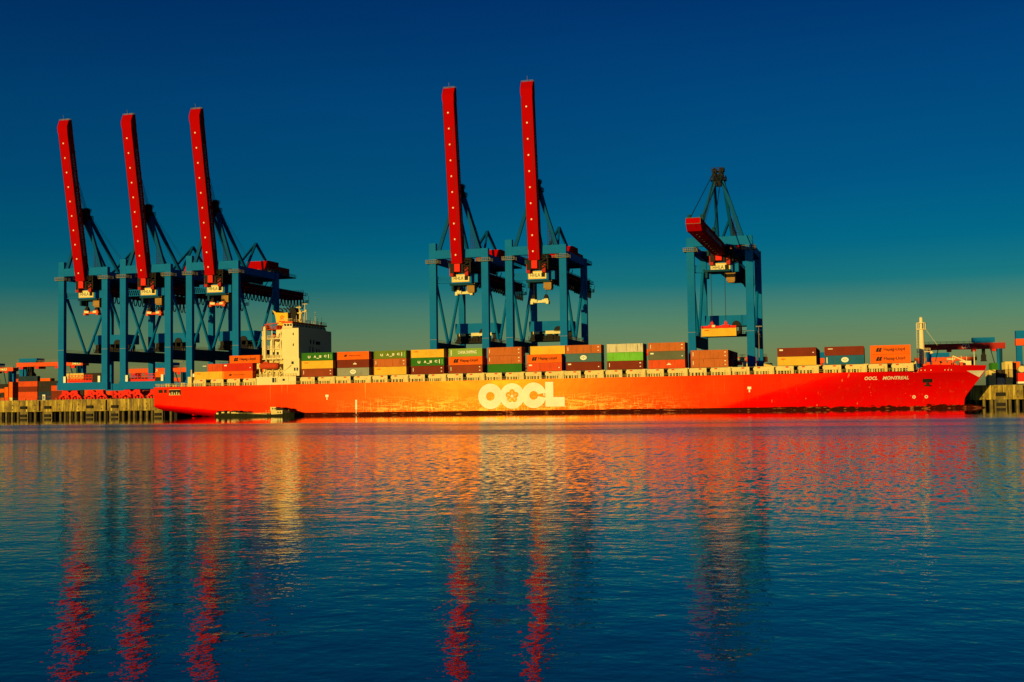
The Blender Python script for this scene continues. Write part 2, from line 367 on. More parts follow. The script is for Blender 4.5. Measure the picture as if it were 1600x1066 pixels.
def container(x, y, z, c, label, kind='40', deco=None, group=None, rz=0.0, tilt=True, simple=False, dx=0):
    T = {'40': C40, '20': C20, '40L': C40L}[kind]
    rot = (0, -.00275 if tilt else 0, rz)
    if simple:
        o = link('shipping_container', T[3], None, (x, y, z), rot); setm(o, CM[c]); return tag(o, label, 'container', group)
    e = empty('shipping_container', (x, y, z), label, 'container', group, rot)
    for nm, me in (('body', T[0]), ('frame', T[1]), ('door', T[2])):
        o = link(nm, me, e); setm(o, CM[c])
    H = 2.6 if kind == '40L' else 2.84
    if deco == 'hapag':
        hapag_mark(e, -3.7, 1.42, 1.35, FY, M['ink']); letters('lettering', 'Hapag-Lloyd', 1.3, M['ink'], e, (1.2, FY-.012, 1.42), bold=.012, total=6.4)
    if deco == 'hapag_faint':
        hapag_mark(e, -3.0, 1.45, .75, FY, M['ink']); letters('lettering', 'Hapag-Lloyd', .5, M['ink'], e, (.6, FY-.012, 1.42), total=4.4)
    if deco == 'uasc':
        for ch, xx, zz in (('U', -3.1, 1.32), ('A', -.85, 1.42), ('S', 1.25, 1.42), ('C', 3.2, 1.5)):
            letters('lettering', ch, .85, M['wletter'], e, (xx, FY-.012, zz), bold=.05, total=1.0)
        u = MB(); u.box(-.2, .8, FY-.02, FY, .72, .9); u.box(4.3, 4.62, FY-.02, FY, .75, 2.1); part('white_bar', u, M['wletter'], e, (0,0,0))
        u = MB(); u.box(5.3, 5.6, FY-.02, FY, .5, 2.2); part('end_stripe', u, CM['lime'], e, (0,0,0))
    if deco == 'china':
        letters('lettering', 'CHINA SHIPPING', 1.1, M['wletter'], e, (.7, FY-.012, 1.5), bold=.02, total=6.8)
        u = MB(); u.box(-5.3, -5.0, FY-.02, FY, .4, 2.3); part('white_bar', u, M['wletter'], e, (0,0,0))
    if deco == 'oval': oval(e, .0, 1.42, 1.15, .82, FY)
    if deco == 'ovalr':
        oval(e, .2, 1.42, 1.15, .82, FY); u = MB(); u.box(-5.5, -5.2, FY-.02, FY, .4, 2.3); part('white_bar', u, M['wletter'], e, (0,0,0))
    if deco in ('small', 'smalltext'):
        mk_m = M['redmark'] if deco == 'smalltext' else M['wletter']
        link('small_print', cm('mk_small_'+deco, lambda q: q.box(-5.0, -3.5, FY-.02, FY, 1.98, 2.22), mk_m), e)
    if deco == 'marks':
        for nm, (a0, a1, b0, b1) in (('number_plate',(4.9,5.4,1.9,2.2)), ('weight_plate',(4.95,5.4,.75,1.0)), ('side_stripe',(-5.4,-5.2,.9,2.2))):
            link(nm, cm('mk_'+nm, lambda q: q.box(a0, a1, FY-.02, FY, b0, b1), M['wletter']), e)
    if deco == 'patch':
        link('white_patch', cm('mk_patch', lambda q: q.box(-5.4, -4.3, FY-.02, FY, 1.9, 2.35), M['wletter']), e); link('number_plate', cm('mk_np', lambda q: q.box(5.0, 5.4, FY-.02, FY, 1.0, 1.3), M['wletter']), e)
    if deco == 'centre':
        link('white_emblem', cm('mk_emb', lambda q: q.prism([(0,1.15),(1.5,1.15),(1.3,1.5),(.95,1.5),(.75,1.95),(.55,1.5),(.2,1.5)], 'y', FY-.02, FY), M['wletter']), e)
    return e
def zt(x): return .00275*(x+200)

ORD = ['first', 'second', 'third', 'fourth', 'fifth', 'sixth', 'seventh', 'eighth', 'ninth', 'tenth', 'eleventh', 'twelfth', 'thirteenth', 'fourteenth']
NICE = dict(brown='red-brown', rust='rust-orange', green='dark green', olive='olive green', yellow='yellow', cream='pale yellow', orange='bright orange',
            redor='orange-red', red='red', grey='streaky grey', blue='blue', bluegrey='weathered blue', lime='bright green', ltgreen='light green', dkgrey='grey-green', white='streaky off-white', dkbrown='dark brown')
DN = dict(hapag='black lettering', hapag_faint='faint lettering', uasc='spaced white letters', china='a white name', oval='white oval badge', ovalr='white oval badge', small='small logo',
          smalltext='small print', marks='end markings', patch='corner patch', centre='small white marks')
BX = [-198.6+.0, -184.7, -170.6, -156.6, -142.6, -128.5, -114.4, -100.7, -86.5, -72.5, -58.4, -30.4, -15.6, -1.5]
STACKS = [  # bottom to top: colour, decoration
 [('brown','marks'),('yellow','smalltext'),('green','uasc')],
 [('grey','oval'),('dkbrown','centre'),('orange','hapag_faint')],
 [('yellow','smalltext'),('rust','marks'),('olive','uasc')],
 [('dkbrown','marks'),('green','uasc'),('yellow','smalltext')],
 [('brown','marks'),('orange','hapag'),('ltgreen','china')],
 [('green',None),('rust','marks'),('rust','marks')],
 [('redor','patch'),('orange','hapag'),('yellow',None)],
 [('dkbrown','patch'),('bluegrey','oval'),('rust','marks')],
 [('dkbrown','marks'),('lime',None),('white',None)],
 [('redor','centre'),('dkgrey','patch'),('rust','marks')],
 [('rust','marks'),('rust','marks')],
 [('yellow','smalltext'),('dkbrown','patch')],
 [('blue','ovalr'),('dkbrown','small')],
 [('orange','hapag'),('orange','hapag')]]
TN = {3: ['bottom', 'middle', 'top'], 2: ['lower', 'upper']}
inner = ['brown', 'dkbrown', 'dark', 'dkblue', 'rust', 'blue', 'redor', 'dkgrey']
NR = [2,2,2,2,2,2,2,2,3,3,12,12,12,2]
ROWY = 415.93
for i, (x, st) in enumerate(zip(BX, STACKS)):
    xc = x+6.1; zb = 13.98+zt(xc)
    for k, (c, d) in enumerate(st):
        dx = 1.25 if (i == 6 and k == 2) else 0
        lab = f"{NICE[c]} container" + (f" with {DN[d]}" if d else '') + f", {TN[len(st)][k]} of the {ORD[i]} stack forward of the bridge"
        container(xc+dx, ROWY, zb+k*2.87, c, lab, '40', d, 'containers stacked on the ship deck')
        for r in range(1, NR[i]):
            container(xc, ROWY+2.5*r, zb+k*2.87, inner[(i*5+k*3+r*7) % 8], 'dark container in the inner rows of deck cargo, glimpsed between the outer stacks', '40', None, 'containers in the inner rows of the deck cargo', simple=True)
# the small stacks aft of the deckhouse
AFT = [(-235.9, 0, 'yellow', 'smalltext', 'yellow container in the bottom tier aft of the white deckhouse, nearest the stern'),
       (-224.3, 0, 'orange', 'hapag_faint', 'orange container with faint lettering in the bottom tier, just aft of the deckhouse'),
       (-224.3, 1, 'red', 'patch', 'plain red forty-foot container in the middle tier aft of the deckhouse'),
       (-221.4, 2, 'orange', 'hapag', 'orange container with black lettering, topmost of the stack aft of the deckhouse')]
for x, k, c, d, lab in AFT:
    container(x, ROWY, 13.85+zt(x)+k*2.82, c, lab, '40' if not (x == -235.9) else '40', d, 'containers stacked aft of the deckhouse')
container(-233.5, ROWY, 13.85+zt(-233.5)+2.82, 'redor', 'short rusty-red twenty-foot container in the middle tier near the stern', '20', 'small', 'containers stacked aft of the deckhouse')
for r in range(1, 3):
    for k in range(3):
        container(-221.4 if k == 2 else -224.3, ROWY+2.5*r, 13.85+zt(-224)+k*2.82, inner[(k*3+r) % 8], 'dark end of a container in the inner rows aft of the deckhouse', '40', None, 'containers in the inner rows aft of the deckhouse', simple=True)

# ------------------------------------------------------------------ the container ship
SO = (-200.0, 430.3, 0.0)
ship = empty('container_ship', SO, 'long red container ship moored along the quay under the cranes', 'container ship', rot=(0, -.00275, 0)); ORG['container_ship'] = SO
YC, B = 430.3, 16.1
DK = 11.36
def stem(z):
    pts = [(-3,25.5),(0,27.1),(2.5,27.3),(4,28.2),(6.7,30.3),(9.5,32.6),(11.5,34.0),(14,34.6)]
    for (a, xa), (b_, xb) in zip(pts[:-1], pts[1:]):
        if z <= b_: return xa+(xb-xa)*max(0, (z-a))/(b_-a)
    return pts[-1][1]
def top(x):
    if x < 11.5: return DK
    if x > 16: return DK+2.0-.35*((x-16)/18)
    return DK+2.0*(x-11.5)/4.5
def hb(x, z):
    s = stem(z); tz = max(0, min(1, z/DK))
    xs = -50+ 40*tz**1.2; p = 1.65+.45*tz
    r = B
    if x > xs: r = B*max(0, 1-((x-xs)/(s-xs))**p) if x < s else 0
    # stern: counter rising out of the water
    if x < -205:
        q = (-205-x)/53.6
        zk = -1.5+6.4*min(1, q)**.8       # where the side turns under
        zb_ = zk-4.4+1.6*min(1, q)
        if z < zk:
            u = (zk-z)/(zk-zb_)
            r *= math.sqrt(max(0, 1-u*u)) if u < 1 else 0
    return r
xsn = [-258.6+ i*2.2 for i in range(26)] + [-200+ 10*i for i in range(16)] + [-46+2.0*i for i in range(37)] + [27.5+.45*i for i in range(16)]
xsn = [x for x in xsn if x <= 34.55]
zl = [-4,-3,-2.2,-1.5,-1,-.5,0,.5,1,1.5,2,2.6,3.2,3.8,4.4,5,5.6,6.2,7,8,9,10,10.8,1e9]
hull = MB(); G = []
for x in xsn:
    row = []
    for side in (-1, 1):
        rr = []
        for z in zl:
            zz = top(x) if z > 1e8 else z
            s = stem(zz); xx = min(x, s)
            r_ = hb(xx, zz)
            if zz > DK: r_ = hb(min(x, stem(zz)), zz)
            rr.append(len(hull.v)); hull.v.append((xx, YC+side*r_, zz))
        row.append(rr)
    G.append(row)
for i in range(len(G)-1):
    for s in (0, 1):
        for j in range(len(zl)-1):
            a, b_, c_, d_ = G[i][s][j], G[i+1][s][j], G[i+1][s][j+1], G[i][s][j+1]
            hull.f.append((a, b_, c_, d_) if s == 0 else (d_, c_, b_, a))
n = len(zl)
tr0 = G[0][0]; tr1 = G[0][1]
for j in range(n-1): hull.f.append((tr1[j], tr0[j], tr0[j+1], tr1[j+1]))
for i in range(len(G)-1): hull.f.append((G[i][0][-1], G[i+1][0][-1], G[i+1][1][-1], G[i][1][-1]))
# hull paint
m, t, b = nt('red ship hull paint'); tcn = N(t, 'ShaderNodeTexCoord'); v = tcn.outputs['Object']
s3 = N(t, 'ShaderNodeSeparateXYZ'); t.links.new(v, s3.inputs[0]); X, Z = s3.outputs[0], s3.outputs[2]
red = mixc(t, sstep(t, X, 70.0, 165.0), (.80,.010,.003), (.80,.0012,.0006))
mott = noise(t, v, .10, 5, .6); c = mixc(t, math_(t, 'MULTIPLY', sstep(t, mott, .40, .75), .35), red, (.66,.014,.003))
stk = noise(t, v, 1.0, 5, .65, (1.5, 1, .10))
c = mixc(t, math_(t, 'MULTIPLY', sstep(t, stk, .60, .74), .38), c, (.80,.13,.03))
# midship scrapes from fenders and tugs, their colour also painting in golden glare
zone = math_(t, 'MULTIPLY', math_(t, 'MULTIPLY', sstep(t, X, 8.0, 45.0), math_(t, 'SUBTRACT', 1.0, sstep(t, X, 95.0, 150.0))), math_(t, 'SUBTRACT', 1.0, sstep(t, Z, 1.5, 7.5)))
scr = noise(t, v, .9, 5, .68, (.35, 1, 2.0)); scv = noise(t, v, 1.6, 4, .65, (1.5, 1, .22))
c = mixc(t, math_(t, 'MULTIPLY', math_(t, 'MULTIPLY', sstep(t, scr, .48, .60), zone), .85), c, (.90,.52,.14))
c = mixc(t, math_(t, 'MULTIPLY', math_(t, 'MULTIPLY', sstep(t, scv, .55, .63), zone), .7), c, (.90,.64,.24))
mid_tint = math_(t, 'MULTIPLY', math_(t, 'MULTIPLY', sstep(t, X, -5.0, 55.0), math_(t, 'SUBTRACT', 1.0, sstep(t, X, 95.0, 140.0))), .08)  # orange tint across the middle of the hull
c = mixc(t, mid_tint, c, (.82,.17,.03))
# weld seams
for sc_, ax, wd in ((.082, X, .012), (.36, Z, .03)):
    fr_ = math_(t, 'FRACT', math_(t, 'MULTIPLY', ax, sc_)); ln = math_(t, 'LESS_THAN', fr_, wd)
    c = mixc(t, math_(t, 'MULTIPLY', math_(t, 'MULTIPLY', ln, sstep(t, scr, .40, .6)), .55), c, (.34,.03,.01))
# each shell plate weathers a little differently
px_ = math_(t, 'FLOOR', math_(t, 'MULTIPLY', X, .082)); pz_ = math_(t, 'FLOOR', math_(t, 'MULTIPLY', Z, .36)); cx_ = N(t, 'ShaderNodeCombineXYZ'); t.links.new(px_, cx_.inputs[0]); t.links.new(pz_, cx_.inputs[2])
wnz = N(t, 'ShaderNodeTexWhiteNoise', noise_dimensions='3D'); t.links.new(cx_.outputs[0], wnz.inputs['Vector']); PLATE = wnz.outputs['Value']
c = mixc(t, math_(t, 'MULTIPLY', PLATE, .28), c, (.56,.006,.002))
# rust runs from scuppers
runs = noise(t, v, 1.0, 2, .5, (.9, 1, .02)); c = mixc(t, math_(t, 'MULTIPLY', sstep(t, runs, .69, .75), .6), c, (.85,.34,.13))
# dark band at the waterline with a ragged upper edge, rougher towards the bow
wz = math_(t, 'ADD', Z, math_(t, 'MULTIPLY', X, .00275))
rag = math_(t, 'MULTIPLY', math_(t, 'SUBTRACT', noise(t, v, .9, 6, .7, (.25, 1, 1)), .5), math_(t, 'ADD', .5, math_(t, 'MULTIPLY', sstep(t, X, 168.0, 195.0), 3.8)))
bandm = math_(t, 'SUBTRACT', 1.0, sstep(t, math_(t, 'ADD', wz, rag), 1.02, 1.12))
bandm = math_(t, 'MULTIPLY', bandm, sstep(t, X, -38.0, -30.0))
bc = mixc(t, math_(t, 'MULTIPLY', sstep(t, scr, .58, .62), .8), (.045,.006,.003), (.40,.12,.05))
c = mixc(t, bandm, c, bc)
# brighter boot-topping under the counter
boot = math_(t, 'SUBTRACT', 1.0, sstep(t, math_(t, 'ADD', math_(t, 'MULTIPLY', Z, 1.0), math_(t, 'MULTIPLY', X, .10)), -.96, -.94)); c = mixc(t, boot, c, (.85,.002,.001)); bandm = math_(t, 'MAXIMUM', bandm, boot)
t.links.new(math_(t, 'MULTIPLY', math_(t, 'SUBTRACT', 1.0, bandm), .17), b.inputs['Specular IOR Level'])
t.links.new(c, b.inputs['Base Color'])
t.links.new(math_(t, 'ADD', .14, math_(t, 'ADD', math_(t, 'MULTIPLY', mott, .11), math_(t, 'MULTIPLY', PLATE, .05))), b.inputs['Roughness']); b.inputs['Specular Tint'].default_value = (1,.50,.04,1); SPECB = b
bp = N(t, 'ShaderNodeBump'); bp.inputs['Strength'].default_value = .25; bp.inputs['Distance'].default_value = .04
t.links.new(noise(t, v, .45, 3, .5), bp.inputs['Height']); t.links.new(bp.outputs[0], b.inputs['Normal'])
M['hull'] = m
ho = part('hull', hull, m, ship)
# bulb
bl = MB(); bl.ball((28.5, YC, -2.2), 6.3, 2.6, 2.75, 16, 10); part('bulbous_bow', bl, M['hull'], ship, smooth=True)
def onhull(x, z, off=.04): return (x, YC-hb(min(x, stem(z)-.01), z)-off, z)
# big letters on the side
def disc_ring(cx, cz, ro, ri, a0=0, a1=360, n=48):
    mb = MB()
    for i in range(n):
        t0 = R(a0+(a1-a0)*i/n); t1 = R(a0+(a1-a0)*(i+1)/n)
        q = [(cx+r*math.cos(a), YC-B-.05, cz+r*math.sin(a)) for r, a in ((ri,t0),(ro,t0),(ro,t1),(ri,t1))]
        mb.add(q, [(0,1,2,3)])
    return mb
yl = YC-B-.05
o1 = disc_ring(-127.45, 5.75, 4.35, 1.55); 
o2 = disc_ring(-119.65, 5.75, 4.35, 2.55)
for k in range(5):                                       # blossom cut in the second ring
    a = R(90+72*k); px, pz = -119.65+1.35*math.cos(a), 5.75+1.35*math.sin(a)
# fill between blossom outline and ring
blo = MB(); n = 100; pts = []
for i in range(n):
    a = 2*math.pi*i/n; best = 0
    for k in range(5):
        th = R(90+72*k); d = 1.35; rr = 1.0
        dd = a-th; s_ = rr*rr-(d*math.sin(dd))**2
        if s_ >= 0 and math.cos(dd) > 0: best = max(best, d*math.cos(dd)+math.sqrt(s_))
    pts.append((a, max(best, 1.35)))
for i in range(n):
    (a, r0), (b_, r1) = pts[i], pts[(i+1) % n]
    if i == n-1: b_ += 2*math.pi
    blo.add([(-119.65+r*math.cos(q), yl, 5.75+r*math.sin(q)) for r, q in ((r0,a),(2.56,a),(2.56,b_),(r1,b_))], [(0,1,2,3)])
o2.add(blo.v, blo.f)
cc = disc_ring(-112.0, 5.85, 4.35, 1.5, 12, 348)
lg = MB()
# C slot is bounded by its two arms reaching the L
lg.add([(-112.0+1.4, yl-.004, 6.85), (-107.9, yl-.004, 6.85), (-107.9, yl-.004, 6.75), (-110.6, yl-.004, 6.75)], [(0,1,2,3)])
ll = MB()
for x0, x1, z0, z1 in ((-107.9,-105.1,1.95,10.3), (-105.1,-101.2,1.95,5.1)):
    ll.add([(x0,yl-.006,z0),(x1,yl-.006,z0),(x1,yl-.006,z1),(x0,yl-.006,z1)], [(0,1,2,3)])
for i, mb in enumerate((o1, o2, cc, ll)):
    mb.v = [(x, y-.012*i, z) for x, y, z in mb.v]
    part('hull_letter', mb, M['wletter'], ship)
yl -= .03; pet = MB()
for k in range(5):
    a = R(90+72*k); pet.add([(-119.65+r*math.cos(q), yl-.004, 5.75+r*math.sin(q)) for r, q in ((.75,a-.12),(1.7,a-.05),(1.7,a+.05),(.75,a+.12))], [(0,1,2,3)])
for i in range(16):
    a = R(22.5*i); b_ = R(22.5*(i+1)); pet.add([(-119.65, yl-.004, 5.75), (-119.65+.5*math.cos(a), yl-.004, 5.75+.5*math.sin(a)), (-119.65+.5*math.cos(b_), yl-.004, 5.75+.5*math.sin(b_))], [(0,1,2)])
part('blossom_emblem', pet, M['wletter'], ship)
# ship's name on the bow
def hull_text(body, size, xc, zc, total, name='name_lettering', shear=.25, m=None, width=1.0, bold=.03):
    me, w_ = text_mesh(body, size, bold=bold, shear=shear)
    k = total/w_
    for v_ in me.vertices:
        x = xc+v_.co.x*k; z = zc+v_.co.z; p = Vector(onhull(x, z, .06)); v_.co = p-Vector(SO)
    me.materials.append(m or M['wletter']); return link(name, me, ship)
hull_text('OOCL', 1.05, -1.45, 9.35, 3.9); hull_text('MONTREAL', 1.05, 6.1, 9.35, 8.0)
# white triangle at the stem
tri = MB(); P = [(27.9, 11.3), (33.6, 11.3), (31.9, 9.2)]; nn = 6; idx = {}
for i in range(nn+1):
    for j in range(nn+1-i):
        a, b_ = i/nn, j/nn; x = P[0][0]+(P[1][0]-P[0][0])*a+(P[2][0]-P[0][0])*b_; z = P[0][1]+(P[1][1]-P[0][1])*a+(P[2][1]-P[0][1])*b_
        idx[i, j] = len(tri.v); tri.v.append(onhull(x, z, .07))
for i in range(nn):
    for j in range(nn-i):
        tri.f.append((idx[i,j], idx[i+1,j], idx[i,j+1]))
        if j < nn-i-1: tri.f.append((idx[i+1,j], idx[i+1,j+1], idx[i,j+1]))
part('bow_marking', tri, M['wletter'], ship)
# hawse opening, anchor pocket, thruster marks, fairleads, load marks
def patch(name, x0, x1, z0, z1, m, off=.07, nx=4):
    mb = MB()
    for i in range(nx):
        a = x0+(x1-x0)*i/nx; b_ = x0+(x1-x0)*(i+1)/nx
        mb.add([onhull(a, z0, off), onhull(b_, z0, off), onhull(b_, z1, off), onhull(a, z1, off)], [(0,1,2,3)])
    return part(name, mb, m, ship)
patch('anchor_recess', 14.3, 17.3, 7.7, 8.9, M['black'])
an = MB(); an.box(15.4, 16.0, onhull(15.7, 7.5)[1]-.5, onhull(15.7, 7.5)[1]+.2, 6.8, 8.4); an.box(14.8, 16.6, onhull(15.7, 7)[1]-.6, onhull(15.7, 7)[1]+.1, 6.6, 7.0); part('anchor', an, M['black'], ship)
for x, z in ((11.6, 3.2), (15.4, 3.2)):
    mb = MB(); k = 10
    for i in range(k):
        a0, a1 = 2*math.pi*i/k, 2*math.pi*(i+1)/k
        mb.add([onhull(x+r*math.cos(q), z+r*math.sin(q), .06) for r, q in ((.25,a0),(.55,a0),(.55,a1),(.25,a1))], [(0,1,2,3)])
    part('thruster_mark', mb, M['wletter'], ship)
for x in (-188.5, -108.5+.1, -39.5): patch('load_mark', x-.6, x+.6, 6.6, 7.4, M['wletter']); patch('load_mark', x-.2, x+.2, 5.6, 6.6, M['wletter'])
patch('draught_scale', -177.6, -176.9, 2.0, 5.4, M['wletter']); patch('draught_scale', -177.4, -177.15, .5, 2.0, M['wletter'])
for x in (11.5,12.6,13.7,14.9,16.7,21.0,22.0,23.0): patch('fairlead', x, x+.3, 11.45 if x > 13 else 11.0, 11.75 if x > 13 else 11.25, M['wletter'], nx=1)
for x0, x1, z0, z1 in ((-256.6,-254.9,9.2,10.4), (-254.3,-253.2,9.2,10.4), (-252.2,-247.3,8.3,10.4)):
    op = patch('mooring_opening', x0, x1, z0, z1, M['black'])
    if x1-x0 > 3:
        mb = MB(); y = onhull(x0, z0)[1]-.1
        for q in range(5): mb.box(x0+.2+q*.95, x0+.6+q*.95, y-.05, y, z0+.1, z0+.9+.3*(q % 2))
        mb.box(x0, x1, y-.06, y, z0, z0+.14); mb.box(x0, x1, y-.06, y, z1-.12, z1)
        o = part('mooring_gear', mb, M['cream'], ship); o.parent = op
# deck-side hatch coamings, stanchions and lashing posts
wall = MB(); wall.box(-243, 9.5, 419.0, 441.5, DK+.004, DK+2.2); part('hatch_trunk', wall, M['dark_wall'], ship)
hc = MB(); hc.box(-240, 9.0, 415.4, 445, DK+2.28, DK+2.55); part('hatch_covers', hc, M['dark_wall'], ship)
def coaming(x, w_, seed):
    rnd = random.Random(seed); mb = MB(); y = 414.75
    mb.box(x, x+w_, y, y+.35, DK+1.05, DK+2.5); mb.box(x-.25, x, y, y+.3, DK+1.3, DK+2.1); mb.box(x, x+w_, y-.08, y, DK+1.72, DK+1.84)
    k = x
    while k < x+w_-.2:
        ww = .22+.5*rnd.random(); mb.box(k, min(k+ww, x+w_), y+.02, y+.3, DK, DK+1.05-.001); k += ww+.25+.45*rnd.random()
    mb.box(x+w_-.9, x+w_, y-.02, y+.36, DK+.004, DK+2.5-.004)
    o = part('hatch_coaming', mb, M['cream'], ship)
    q = MB(); cx = x+w_*(.28 if seed % 2 else .62); q.box(cx-.45, cx+.45, y-.1, y-.0, DK+1.95, DK+2.35); q.box(x+w_*.8, x+w_*.8+.25, y-.1, y, DK+1.3, DK+1.55)
    z = part('red_plate', q, M['redmark'], ship); z.parent = o
i = 0
for x in BX[:11] + [-44.5] + BX[11:]:
    for k in (0, 1):
        coaming(x-.4+7.0*k, 5.5, i); i += 1
    ps = MB(); ps.box(x+12.1, x+13.0, 414.6, 415.7, DK, DK+2.6); ps.box(x+13.0, x+13.5, 414.9, 415.5, DK+2.2, DK+2.6); ps.box(x+12.3, x+12.75, 414.5, 414.6, DK+.5, DK+1.9)
    part('lashing_post', ps, M['cream'], ship)
for x in (-242.2, -235.0, -228.3, -221.8):
    coaming(x, 5.0, i); i += 1
rr = MB(); rr.rail([(-258.3, 414.4, DK), (-217.5, 414.4, DK)], 1.1, 1.5, .05); rr.rail([(-203.5, 414.35, DK), (11.5, 414.35, DK)], 1.0, 2.4, .03); rr.rail([(-258.3, 414.4, DK), (-258.3, 446, DK)], 1.1, 1.5, .05)
part('deck_railing', rr, M['cream'], ship)
rp_ = MB(); cy = 0
for x, h in ((-255.5,1.3),(-252.5,.9),(-249,1.5),(-246.5,1.0)):
    rp_.tube((x, 418, DK), (x, 418, DK+h), .45, 8); rp_.tube((x+.9, 418, DK), (x+.9, 418, DK+h), .3, 8)
rp_.box(-245, -243.4, 415.2, 418, DK, DK+3.6); rp_.box(-243.6, -243.2, 415, 415.6, DK+3.6, DK+6.2)
part('mooring_bollards', rp_, M['cream'], ship)
# accommodation block
a = MB()
a.box(-207.0, -200.3, 416.0, 444.6, 20.8, 31.8)
a.box(-206.2, -199.9, 415.6, 445.0, 14.5, 20.8)
acc = part('deckhouse', a, M['white'], ship)
M['accom'] = paint('superstructure paint', (.80,.66,.38), .5, .10, (.5,.35,.12), scale=.8, amt=.15)
acc.data.materials[0] = M['accom']
a = MB(); a.box(-216.9, -201.0, 415.0, 445.6, DK, 14.3); o = part('lower_deckhouse', a, M['accom'], ship)
d = MB()
for x0, x1, z0, z1 in ((-210.4,-209.5,12.2,13.9), (-209.2,-208.8,12.2,13.9), (-206.3,-205.4,12.7,13.5)): d.box(x0, x1, 414.95, 414.998, z0, z1)
q = part('dark_opening', d, M['glass'], ship); q.parent = o
d = MB()
for z in (13.95, 12.0): d.box(-208.4, -203.8, 414.9, 414.997, z, z+.12)
d.box(-208.4, -208.2, 414.9, 414.997, 12.12, 13.95); d.box(-204, -203.8, 414.9, 414.997, 12.12, 13.95)
for x in (-207.5, -206.9, -205.0): d.box(x, x+.15, 414.92, 414.997, 12.3, 13.6)
q = part('frame_moulding', d, M['cream'], ship); q.parent = o
for x0, x1, y0, z0, z1 in ((-202.6,-202.2,415.94,29.2,30.1), (-202.6,-202.2,415.94,25.3,26.2), (-203.0,-202.1,415.54,18.7,19.7), (-202.0,-201.4,415.54,16.3,17.4), (-201.0,-200.4,415.54,16.3,17.4)):
    d = MB(); d.box(x0, x1, y0, y0+.057, z0, z1); q = part('window', d, M['glass'], ship); q.parent = acc
# dim painted lettering on the forward bulkhead (it faces the bow)
for y, z, w1, h1 in ((425.6,26.4,1.0,1.5),(428.2,26.4,1.0,1.5),(430.6,26.3,3.6,1.2),(425.2,23.0,.6,2.4),(427.6,23.0,.8,2.2),(430.8,23.2,1.0,1.4),(433.0,23.2,.8,1.4)):
    q = MB(); q.box(-200.298, -200.26, y, y+w1, z, z+h1); q = part('bulkhead_mark', q, M['black'], ship); q.parent = acc
# bridge with wings
br = MB(); br.box(-206.6, -202.6, 415.8, 445.0, 31.9, 32.6); br.box(-206.4, -203.0, 416.2, 444.6, 33.4, 33.7)
br.prism([(415.8,31.9),(445,31.9),(444.4,33.5),(416.4,33.5)], 'x', -206.5, -205.9)
for k in range(12): 
    y = 416.3+2.56*k; br.box(-203.1, -202.75, y, y+.3, 32.6, 33.4)
for x in (-206.4, -205.1, -203.9, -202.9): br.box(x, x+.28, 415.95, 416.15, 32.6, 33.4)
bro = part('bridge', br, M['accom'], ship)
g_ = MB(); g_.box(-206.3, -203.05, 416.2, 444.5, 32.6, 33.399); q = part('bridge_window', g_, M['glass'], ship); q.parent = bro
g_ = MB(); g_.box(-206.9, -202.4, 415.5, 445.3, 33.7, 34.25); q = part('bridge_roof', g_, M['orange'], ship); q.parent = bro
g_ = MB(); g_.rail([(-206.8,415.7,34.25),(-202.5,415.7,34.25),(-202.5,445,34.25)], 1.0, 1.4, .045)
for y in (421, 427, 433, 439, 443): g_.tube((-203.5,y,34.2), (-203.5,y,36.2+(y % 3)*.5), .07, 5)
g_.ball((-203.6, 424, 35.2), .5, .5, .6); g_.ball((-203.6, 442, 35.0), .45, .45, .5); part('roof_railing', g_, M['accom'], ship)
# open stair decks and vent post on the aft side
dk = MB()
for z, x0 in ((28.0,-215.4), (24.3,-214.9), (21.0,-216.9)):
    dk.box(x0, -207.0, 416.6, 430, z, z+.28); dk.rail([(x0,416.7,z+.28), (-207.1,416.7,z+.28)], 1.0, 1.1, .05)
dk.box(-217.0, -206.9, 416.0, 444, 20.6, 20.95)
for x in (-215.2,-211.4,-208.0):
    dk.box(x, x+.3, 416.7, 417.0, 21.0, 31.2)
dk.box(-211.9,-210.8,417.2,418.3,24.6,28.0); dk.box(-210.2,-207,418,440,28.3,31.8); dk.box(-212.8,-207,418,440,21.28,24.3)
dk.beam((-209.8,416.9,24.6),(-207.4,416.9,28.0),.35); dk.beam((-209.8,416.9,28.3),(-207.4,416.9,31.4),.35)
dk.box(-216.2,-211.5,425,440,24.58,28)
dko = part('stair_decks', dk, M['accom'], ship)
for x, z, h_ in ((-211.9,22.2,1.2), (-210.1,22.2,1.2), (-209.0,29.2,1.4)):
    w_ = MB(); w_.box(x, x+.9, 417.94, 417.997, z, z+h_); q = part('window', w_, M['glass'], ship); q.parent = dko
vp_ = MB(); vp_.tube((-214.0, 416.6, 21), (-214.0, 416.6, 32.4), .62, 12); vp_.tube((-214.0,416.6,32.4),(-214.0,416.6,32.9),.5,12,.2)
for z in (24.3, 28.1): vp_.tube((-214.0,416.6,z),(-214.0,416.6,z+.5),.85,12)
part('vent_post', vp_, M['accom'], ship, smooth=False)
cl = MB(); rnd = random.Random(3)
for k in range(26):
    x = -215+rnd.random()*9; z = 31.9 if x > -211 else 28.3; z = 28.3+ (3.4 if k % 2 else 0)
    cl.box(x, x+.2+.5*rnd.random(), 417+rnd.random()*3, 420.2, z, z+.4+1.3*rnd.random())
cl.rail([(-215.3,416.8,31.8),(-207.2,416.8,31.8)],1.0,1.0,.05); cl.box(-215.4,-207,416.8,430,31.55,31.79)
cl.beam((-214.5,417.5,33.5),(-209,417.5,33.9),.35); cl.beam((-212,417.5,31.8),(-213.5,417.5,34.3),.2)
part('deck_machinery', cl, M['lifeboat'], ship)
